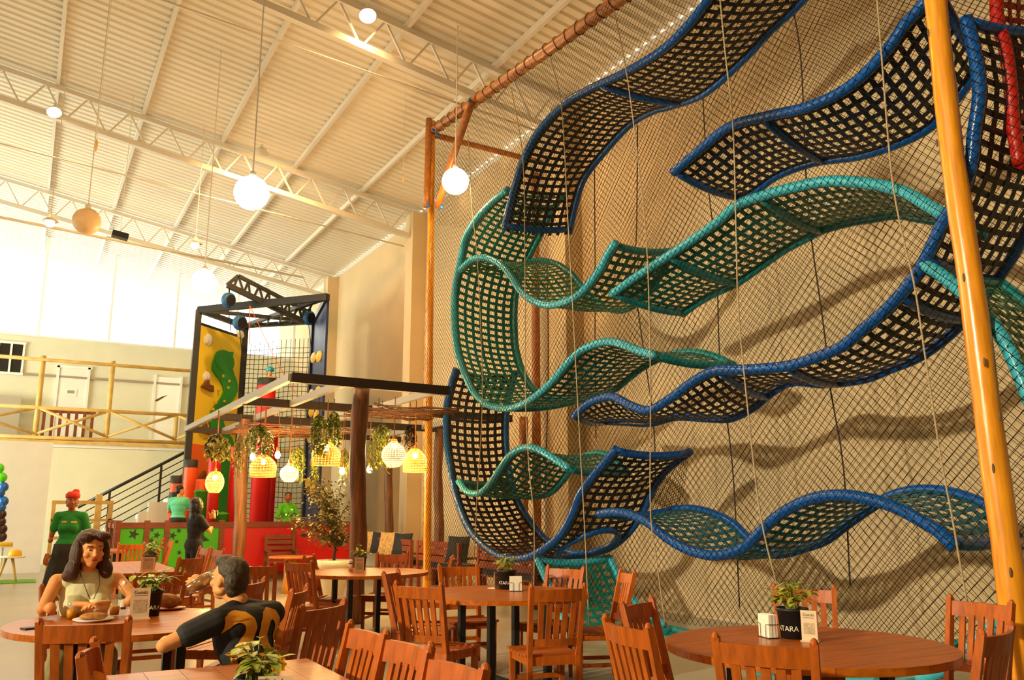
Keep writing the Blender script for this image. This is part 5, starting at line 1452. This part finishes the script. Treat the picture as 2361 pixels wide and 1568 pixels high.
def person(loc, rz, label, J, skin, voxel=0.009, s=1.0, head_rot=(0, 0, 0), hands=((0.5, (0, 0, -1)), (0.5, (0, 0, -1))), clothes=None, hair=None, hairm='hair_black', female=False, shoes='black_soft', face=True):
    t = thing('person', loc, label, 'person', None, rz)
    J = {k: Vector(v)*s for k, v in J.items()}
    mb = MB()
    R = Euler(head_rot).to_matrix()
    h = head_parts(mb, J['head'], R, s)
    w = 0.92 if female else 1.0
    mb.cap(J['neck'], J['head'] + R @ Vector((0, -0.015, -0.06))*s, 0.052*s*w, 0.048*s*w)
    ch, pv = J['chest'], J['pelvis']
    sl, sr = J['shL'], J['shR']
    mid = ch.lerp(pv, 0.55)
    def torso(m, g, narrow=False):
        ax = (sr - sl).normalized(); er = Matrix.Rotation(math.atan2(ax.y, ax.x), 3, 'Z').to_euler()
        dr = (ch - pv); lean = Euler((-math.atan2(dr.y, dr.z), 0, er.z))
        m.ell(ch + Vector((0, 0, -0.03))*s, ((0.165*w + g)*s, (0.115*w + g)*s, (0.19 + g)*s), lean, 20, 14)
        m.ell(ch + Vector((0, -0.02, 0.045))*s, ((0.185*w + g)*s, (0.100*w + g)*s, (0.10 + g)*s), lean, 20, 14)
        m.ell(mid, ((0.135*w + g)*s, (0.105*w + g)*s, (0.19 + g)*s), lean, 20, 14)
        m.ell(pv + Vector((0, 0, 0.02))*s, ((0.165 + g)*s, (0.125 + g)*s, (0.13 + g)*s), er, 20, 14)
        k = 0.80 if narrow else 1.0; a_, b_ = sr.lerp(sl, k), sl.lerp(sr, k)
        m.cap(a_, b_, (0.062*w + g)*s, (0.062*w + g)*s)
        m.cap(J['neck'] + Vector((0, 0, -0.03))*s, a_, (0.045 + g)*s, (0.056*w + g)*s); m.cap(J['neck'] + Vector((0, 0, -0.03))*s, b_, (0.045 + g)*s, (0.056*w + g)*s)
        if female:
            f = Vector((-ax.y, ax.x, 0))
            for q in (-1, 1): m.ell(ch + f*0.085*s + ax*0.068*q*s + Vector((0, 0, -0.04))*s, ((0.062 + g)*s,)*3, None, 14, 10)
    torso(mb, -0.012)
    def limb(m, names, rad, g, upto=1.0):
        P = [J[k] for k in names]
        for i in range(len(P) - 1):
            a, b, r1, r2 = P[i], P[i+1], rad[i], rad[i+1]
            f = min(1.0, max(0.0, upto - i))
            if f <= 0: break
            m.cap(a, a.lerp(b, f), (r1*w + g)*s, ((r1 + (r2 - r1)*f)*w + g)*s)
    AR, LG = (0.050, 0.038, 0.026), (0.085, 0.058, 0.040)
    for sd in 'LR':
        limb(mb, ('sh' + sd, 'el' + sd, 'wr' + sd), AR, 0)
        mb.ell(J['el' + sd].lerp(J['wr' + sd], 0.25), 0.040*s*w, None, 10, 8)
        g_, pn = hands[0 if sd == 'L' else 1][:2]
        hd = hands[0 if sd == 'L' else 1]
        dd = hd[2] if len(hd) > 2 else J['wr' + sd] - J['el' + sd]
        arm_hand(mb, J['wr' + sd], dd, pn, g_, 1 if sd == 'R' else -1, s)
        limb(mb, ('hip' + sd, 'kn' + sd, 'an' + sd), LG, 0)
        mb.ell(J['kn' + sd].lerp(J['an' + sd], 0.25) , 0.055*s, None, 10, 8)
        fd = J.get('ft' + sd, J['an' + sd] + Vector((0, 0.16, -0.04))*s)
        mb.cap(J['an' + sd] + Vector((0, -0.03, -0.03))*s, fd, 0.036*s, 0.032*s)
    body = remesh(mb, 'body', skin, t, voxel)
    if face:
        for x in (-1, 1):
            ey = MB().ell(h(x*0.033, 0.0705, 0.004), (0.0120*s, 0.0095*s, 0.0060*s), R.to_euler(), 12, 8).build('eye', 'eyewhite', t, True)
            MB().ell(h(x*0.033, 0.0785, 0.004), (0.0055*s, 0.003*s, 0.0052*s), R.to_euler(), 10, 8).build('iris', 'iris', ey, True)
            MB().cap(h(x*0.018, 0.086, 0.026), h(x*0.050, 0.076, 0.028), 0.0035*s, 0.0025*s, 6).build('eyebrow', hairm, t, True)
        MB().ell(h(0, 0.081, -0.060), (0.021*s, 0.008*s, 0.0085*s), R.to_euler(), 12, 8).build('lips', 'lip', t, True)
    for cl in (clothes or []):
        m = MB()
        kind, mm = cl[0], cl[1]
        if kind in ('shirt', 'sleeveless'):
            torso(m, 0.006, kind == 'sleeveless')
            up = cl[2] if len(cl) > 2 else 0.55
            if kind == 'shirt':
                for sd in 'LR':
                    limb(m, ('sh' + sd, 'el' + sd, 'wr' + sd), (0.066, 0.056, 0.045), 0.004, up)
            o = remesh(m, 'shirt', mm, t, voxel)
            if kind == 'shirt': t['_'] = 0; del t['_']
        elif kind == 'pants':
            m.ell(pv, (0.178*s, 0.138*s, 0.135*s), None, 18, 12)
            for sd in 'LR': limb(m, ('hip' + sd, 'kn' + sd, 'an' + sd), (0.100, 0.075, 0.062), 0, cl[2] if len(cl) > 2 else 1.95)
            remesh(m, 'trousers', mm, t, voxel)
        elif kind == 'skirt':
            z0, z1, r0, r1 = cl[2:6]
            prof = [(r0*0.98, z1), (r0, z1), (r0*1.08, z1 - (z1 - z0)*0.2), (r0*1.15 + (r1 - r0*1.15)*0.5, z0 + (z1 - z0)*0.4), (r1, z0), (r1 - 0.01, z0)]
            mm_ = MB(); n = 28; vs = []
            for i, (r_, z) in enumerate(prof):
                for k in range(n):
                    a = 2*math.pi*k/n; f = 1 + 0.05*math.sin(a*7)*min(1, i/3)
                    vs.append(((r_*1.18*f*math.cos(a) + pv.x/s)*s, (r_*0.92*f*math.sin(a) + pv.y/s)*s, z*s))
            fs = [(i*n + k, (i+1)*n + k, (i+1)*n + (k+1) % n, i*n + (k+1) % n) for i in range(len(prof) - 1) for k in range(n)]
            mm_.add(vs, fs).build('skirt', mm, t, True)
    if hair:
        m = MB()
        for p, rad in hair: m.ell(h(*p), tuple(q*s for q in rad), R.to_euler(), 16, 12)
        remesh(m, 'hair', hairm, t, max(voxel*0.8, 0.005), 3)
    for sd in 'LR':
        if shoes:
            fd = J.get('ft' + sd, J['an' + sd] + Vector((0, 0.16, -0.04))*s)
            MB().cap(J['an' + sd] + Vector((0, -0.035, -0.035))*s, fd, 0.044*s, 0.040*s).build('shoe', shoes, t, True)
    return t, h, J
STAND = dict(head=(0, 0.015, 1.58), neck=(0, -0.005, 1.44), chest=(0, 0, 1.25), pelvis=(0, 0, 0.95), shL=(-0.160, 0, 1.37), shR=(0.160, 0, 1.37),
             elL=(-0.235, -0.02, 1.09), elR=(0.235, -0.02, 1.09), wrL=(-0.24, 0.06, 0.85), wrR=(0.24, 0.06, 0.85),
             hipL=(-0.095, 0, 0.92), hipR=(0.095, 0, 0.92), knL=(-0.10, 0.015, 0.50), knR=(0.10, 0.015, 0.50), anL=(-0.105, -0.02, 0.085), anR=(0.105, -0.02, 0.085))
def pose(base, **kw): d = dict(base); d.update(kw); return d
SHORT = [((0, -0.025, 0.045), (0.084, 0.095, 0.082)), ((0, -0.055, 0.0), (0.080, 0.065, 0.085))]
M['blouse'] = mat('pale_lime_blouse', (0.74, 0.70, 0.40), 0.8, noise=0.08, scale=20)
M['khaki'] = mat('khaki_trousers', (0.40, 0.33, 0.14), 0.8, noise=0.15, scale=10)
M['jersey'] = mat('black_jersey', (0.014, 0.013, 0.012), 0.75, noise=0.3, scale=12)
M['jeans'] = mat('dark_trousers', (0.025, 0.022, 0.02), 0.8)
M['polo'] = mat('green_polo', (0.012, 0.23, 0.03), 0.8, noise=0.15, scale=14)
M['tee_green'] = mat('lime_shirt', (0.10, 0.50, 0.015), 0.8, noise=0.15, scale=14)
M['apron'] = mat('black_apron', (0.022, 0.016, 0.008), 0.85, noise=0.2, scale=12)
M['cap'] = mat('red_cap', (0.72, 0.035, 0.012), 0.7)
M['black_cloth'] = mat('black_cloth', (0.012, 0.011, 0.014), 0.85, noise=0.3, scale=10)
M['helmet'] = mat('sky_blue_helmet', (0.01, 0.38, 0.55), 0.25, spec=0.7)

# --- woman at the table, facing us
SIT = dict(head=(0, 0.10, 1.135), neck=(0, 0.055, 1.00), chest=(0, 0.03, 0.83), pelvis=(0, -0.02, 0.54), shL=(-0.18, 0.04, 0.935), shR=(0.18, 0.04, 0.935),
           hipL=(-0.09, 0.02, 0.51), hipR=(0.09, 0.02, 0.51), knL=(-0.11, 0.42, 0.50), knR=(0.15, 0.41, 0.50), anL=(-0.12, 0.40, 0.085), anR=(0.26, 0.42, 0.085),
           elL=(-0.30, 0.16, 0.80), wrL=(-0.10, 0.33, 0.81), elR=(0.25, 0.12, 0.77), wrR=(0.08, 0.33, 0.81))
wp = onY(196, 1297, 6.72)
wt, wh, wJ = person((wp.x + 0.03, 6.86, 0.0), math.pi + 0.03, 'woman in a pale sleeveless blouse sitting at the round table', SIT, 'skin', 0.006, 1.06, (-0.08, 0, 0.22),
   ((0.35, (0, 0.2, -1), (0.9, 0.35, 0.0)), (0.35, (0, 0.2, -1), (-0.9, 0.4, 0.0))), [('sleeveless', 'blouse'), ('pants', 'khaki')], None, 'hair', True, 'bamboo')
# shoulder-length wavy hair, parted, framing the face
m = MB()
for p, rad in (((0, -0.03, 0.052), (0.092, 0.098, 0.080)), ((0, -0.070, -0.03), (0.098, 0.062, 0.12)), ((-0.088, -0.012, -0.05), (0.036, 0.060, 0.12)), ((0.088, -0.012, -0.05), (0.036, 0.060, 0.12)),
               ((-0.105, 0.005, -0.135), (0.045, 0.055, 0.070)), ((0.105, 0.005, -0.135), (0.045, 0.055, 0.070)), ((0, -0.08, -0.13), (0.10, 0.05, 0.075)),
               ((-0.045, 0.055, 0.088), (0.055, 0.040, 0.032)), ((0.055, 0.052, 0.082), (0.048, 0.038, 0.034)), ((-0.120, -0.01, -0.165), (0.035, 0.045, 0.04)), ((0.122, -0.01, -0.165), (0.035, 0.045, 0.04))):
    m.ell(wh(*p), tuple(q*1.06 for q in rad), Euler((-0.08, 0, 0.22)), 16, 12)
remesh(m, 'hair', 'hair', wt, 0.006, 3)
MB().tube([wh(-0.06, 0.02, -0.14), wh(-0.045, 0.10, -0.22), wh(-0.012, 0.125, -0.30), wh(0.012, 0.125, -0.30), wh(0.045, 0.10, -0.22), wh(0.06, 0.02, -0.14)], 0.003, 6).build('necklace', 'stem', wt, True)

# --- man from behind, leaning on the table and drinking
MAN = dict(head=(-0.02, 0.235, 1.10), neck=(0, 0.165, 0.985), chest=(0, 0.11, 0.82), pelvis=(0, -0.04, 0.53), shL=(-0.18, 0.12, 0.90), shR=(0.17, 0.08, 0.91),
           hipL=(-0.10, 0.02, 0.51), hipR=(0.10, 0.02, 0.51), knL=(-0.16, 0.42, 0.49), knR=(0.15, 0.40, 0.49), anL=(-0.15, 0.30, 0.085), anR=(0.14, 0.28, 0.085),
           elL=(-0.40, 0.24, 0.80), wrL=(-0.20, 0.42, 0.80), elR=(0.20, 0.38, 0.88), wrR=(0.035, 0.42, 1.03))
mh = far(527, 1315, 5.05)
FACE = math.radians(30)
R_ = Matrix.Rotation(FACE, 3, 'Z'); off = R_ @ Vector((-0.02, 0.235, 0))
mt_, mh_, mJ = person((mh.x - off.x, mh.y - off.y, 0), FACE, 'man in a black number jersey seen from behind, drinking', MAN, 'skin', 0.006, 1.0, (0.10, 0, 0.12),
   ((0.3, (0, 0, -1), (0.95, 0.3, 0)), (0.75, (-0.2, 0.9, -0.2), (-0.75, 0.25, 0.55))), [('shirt', 'jersey', 0.55), ('pants', 'jeans')],
   [((0, -0.03, 0.048), (0.082, 0.090, 0.076)), ((0, -0.060, 0.0), (0.080, 0.058, 0.088)), ((0, 0.02, 0.088), (0.062, 0.07, 0.040)), ((0, -0.066, -0.05), (0.066, 0.045, 0.05))], 'hair_grey', False)
shirt = [c for c in mt_.children if c.name.startswith('shirt')][0]
bv = BVHTree.FromPolygons([v.co for v in shirt.data.vertices], [tuple(p.vertices) for p in shirt.data.polygons])
def print_on_back(txt, size, cx, cz, mm, eps, nm):
    me = text_mesh(txt, size, 0.0, M[mm], 0.013).copy()
    b = bmesh.new(); b.from_mesh(me); bmesh.ops.triangulate(b, faces=b.faces[:]); bmesh.ops.subdivide_edges(b, edges=b.edges[:], cuts=2, use_grid_fill=True); b.to_mesh(me); b.free()
    for v in me.vertices:
        x, z = v.co.x*1.0 + cx, v.co.y*1.0 + cz
        hit = bv.ray_cast(Vector((x, -0.8, z)), Vector((0, 1, 0)))
        y = hit[0].y if hit[0] else 0.0
        v.co = (x, y - eps, z)
    put(nm, me, shirt)
M['gold_print'] = mat('golden_print', (0.72, 0.30, 0.015), 0.6)
print_on_back('20', 0.36, -0.01, 0.80, 'gold_print', 0.006, 'jersey_number')
MB().tube([mJ['neck'] + Vector((0.06, -0.06, -0.02)), mJ['neck'] + Vector((0.12, -0.075, -0.05)), mJ['neck'] + Vector((0.16, -0.07, -0.075))], 0.006, 6).build('yellow_trim', 'gold_print', shirt, True)
# glass he lifts to his mouth
R2 = Matrix.Rotation(FACE, 3, 'Z')
gp = Vector(mt_.location) + R2 @ (mJ['wrR'] + Vector((-0.085, -0.01, 0.045)))
t = thing('beer_glass', gp, 'stemmed glass of amber beer in the man\'s hand', 'glass', None, FACE)
gr = Euler((0, 1.15, -0.35))
MB().lathe([(0.0, -0.09), (0.028, -0.075), (0.043, 0.0), (0.038, 0.09), (0.036, 0.09), (0.041, 0.0), (0.026, -0.07), (0, -0.08)], 18, axis=gr, cap=False).build('bowl', pane_mat('thick_glass', (0.95, 0.93, 0.85), 0.30), t, True)
MB().lathe([(0.0, 0.045), (0.036, 0.046), (0.035, 0.075), (0.0, 0.078)], 18, axis=gr, cap=False).build('foam', 'paper', t, True)
MB().lathe([(0.0, -0.078), (0.025, -0.068), (0.040, 0.0), (0.036, 0.045), (0.0, 0.045)], 18, axis=gr, cap=False).build('beer', 'beer', t, True)

# --- waitress in green polo, red cap
wf_ = onZ(140, 1424, 0)
t, h, J = person((wf_.x, wf_.y, 0), math.pi - 0.25, 'waitress in a green polo, black apron and red cap standing by the backdrop', pose(STAND, elR=(0.23, -0.03, 1.10), elL=(-0.25, -0.03, 1.09), wrL=(-0.25, 0.02, 0.84)), 'skin_dark', 0.010, 1.02, (0, 0, 0.3),
   clothes=[('shirt', 'polo', 0.62), ('skirt', 'apron', 0.34, 0.99, 0.150, 0.235)], hair=[((0, -0.045, -0.01), (0.080, 0.070, 0.075))], hairm='hair_black', female=True)
MB().lathe([(0, 0.145), (0.06, 0.14), (0.098, 0.10), (0.094, 0.045), (0.0, 0.045)], 20, c=Vector(J['head']) + Vector((0, -0.01, -0.005)), cap=False).build('cap', 'cap', t, True)
MB().ell(h(-0.04, -0.04, 0.135), (0.05, 0.04, 0.035), None, 12, 8).build('cap_bow', 'cap', t, True)
shp = [c for c in t.children if c.name.startswith('shirt')][0]
bvw = BVHTree.FromPolygons([v.co for v in shp.data.vertices], [tuple(p.vertices) for p in shp.data.polygons])
for x0, x1, dz in ((-0.105, -0.03, 0.03), (0.025, 0.10, 0.035)):
    vs = []; fs = []
    for i in range(5):
        for zz in (0, 0.022):
            x = x0 + (x1 - x0)*i/4; z = J['chest'].z + dz + zz
            hit = bvw.ray_cast(Vector((x, 0.8, z)), Vector((0, -1, 0))); vs.append((x, (hit[0].y if hit[0] else 0.1) + 0.004, z))
    for i in range(4): fs.append((2*i, 2*i + 1, 2*i + 3, 2*i + 2))
    MB().add(vs, fs).build('chest_print', 'skin', shp)

# --- woman in black with raised hands
bp_ = onZ(436, 1402, 0)
t, h, J = person((bp_.x, bp_.y, 0), -math.radians(75), 'woman in black with long dark hair raising a phone to her face', pose(STAND, elL=(-0.24, 0.16, 1.16), wrL=(-0.06, 0.28, 1.38), elR=(0.24, 0.14, 1.16), wrR=(0.07, 0.28, 1.38)), 'skin', 0.010, 0.99, (0, 0, 0.1),
   ((0.8, (0.6, -0.6, 0), (0.4, 0.3, 0.8)), (0.8, (-0.6, -0.6, 0), (-0.4, 0.3, 0.8))), [('shirt', 'black_cloth', 0.6), ('pants', 'black_cloth')],
   [((0, -0.028, 0.045), (0.088, 0.096, 0.082)), ((0, -0.07, -0.05), (0.090, 0.055, 0.14)), ((0, -0.075, -0.17), (0.085, 0.045, 0.12)), ((-0.08, -0.01, -0.06), (0.026, 0.05, 0.12)), ((0.08, -0.01, -0.06), (0.026, 0.05, 0.12))], 'hair_black', True)
ph = Vector(t.location) + Matrix.Rotation(-math.radians(75), 3, 'Z') @ (Vector((0, 0.33, 1.455))*0.99)
q = thing('mobile_phone', ph, 'pale phone held up by the woman in black', 'phone', None, -math.radians(75))
MB().box((0, 0, 0), (0.15, 0.010, 0.075)).build('body', 'paper', q); MB().box((0, -0.0055, 0), (0.14, 0.001, 0.068)).build('screen', 'black', q)

# --- attendant in lime shirt behind the fence, on a low platform
ap = onY(662, 1180, 20.5)
pl = MB().box((0, 0, 0.12), (1.6, 1.0, 0.24)).build('play_platform', 'column_bk'); pl.location = (ap.x, 20.55, 0); tag(pl, 'low dark platform behind the red fence', 'platform')
person((ap.x, 20.5, 0.24), math.pi + 0.15, 'attendant in a lime green shirt behind the red fence', pose(STAND, elL=(-0.27, 0.05, 1.10), wrL=(-0.12, 0.22, 1.02), elR=(0.27, 0.05, 1.10), wrR=(0.10, 0.22, 1.02)), 'skin_dark', 0.012, 0.99, (0.1, 0, -0.25),
   clothes=[('shirt', 'tee_green', 0.95), ('pants', 'jeans')], hair=SHORT + [((0, -0.11, 0.03), (0.035, 0.035, 0.035))], hairm='hair_black', female=True)
# --- person in mint seen from behind, on a foam block
bp2 = onY(412, 1170, 20.2)
pl = MB().box((0, 0, 0.17), (0.6, 0.5, 0.34)).build('foam_block', 'column_red'); pl.location = (bp2.x, 20.2, 0); tag(pl, 'red foam block behind the green star panels', 'foam block')
person((bp2.x, 20.2, 0.34), -0.5, 'person in a mint shirt seen from behind beyond the green panels', pose(STAND, elL=(-0.26, 0.12, 1.12), wrL=(-0.14, 0.34, 1.16), elR=(0.26, 0.12, 1.12), wrR=(0.14, 0.34, 1.16)), 'skin', 0.012, 1.0, (0, 0, -0.9),
   clothes=[('shirt', 'mint', 0.6), ('pants', 'jeans')], hair=SHORT, hairm='hair_black')
# --- climber with a blue helmet on a tall column
cp = onY(616, 960, 22.35)
t, h, J = person((cp.x, 22.35, cp.z), math.pi + 0.2, 'climber with a sky blue helmet on the tall column', pose(STAND, elL=(-0.24, 0.05, 1.15), wrL=(-0.15, 0.2, 1.35)), 'skin', 0.012, 0.74, (0, 0, 0.2),
   clothes=[('shirt', 'card', 0.6), ('pants', 'jeans')], hair=None)
MB().lathe([(0, 0.155), (0.06, 0.145), (0.105, 0.09), (0.112, 0.035), (0.10, 0.02), (0, 0.02)], 20, c=J['head'] + Vector((0, 0, 0.0)), cap=False).build('helmet', 'helmet', t, True)
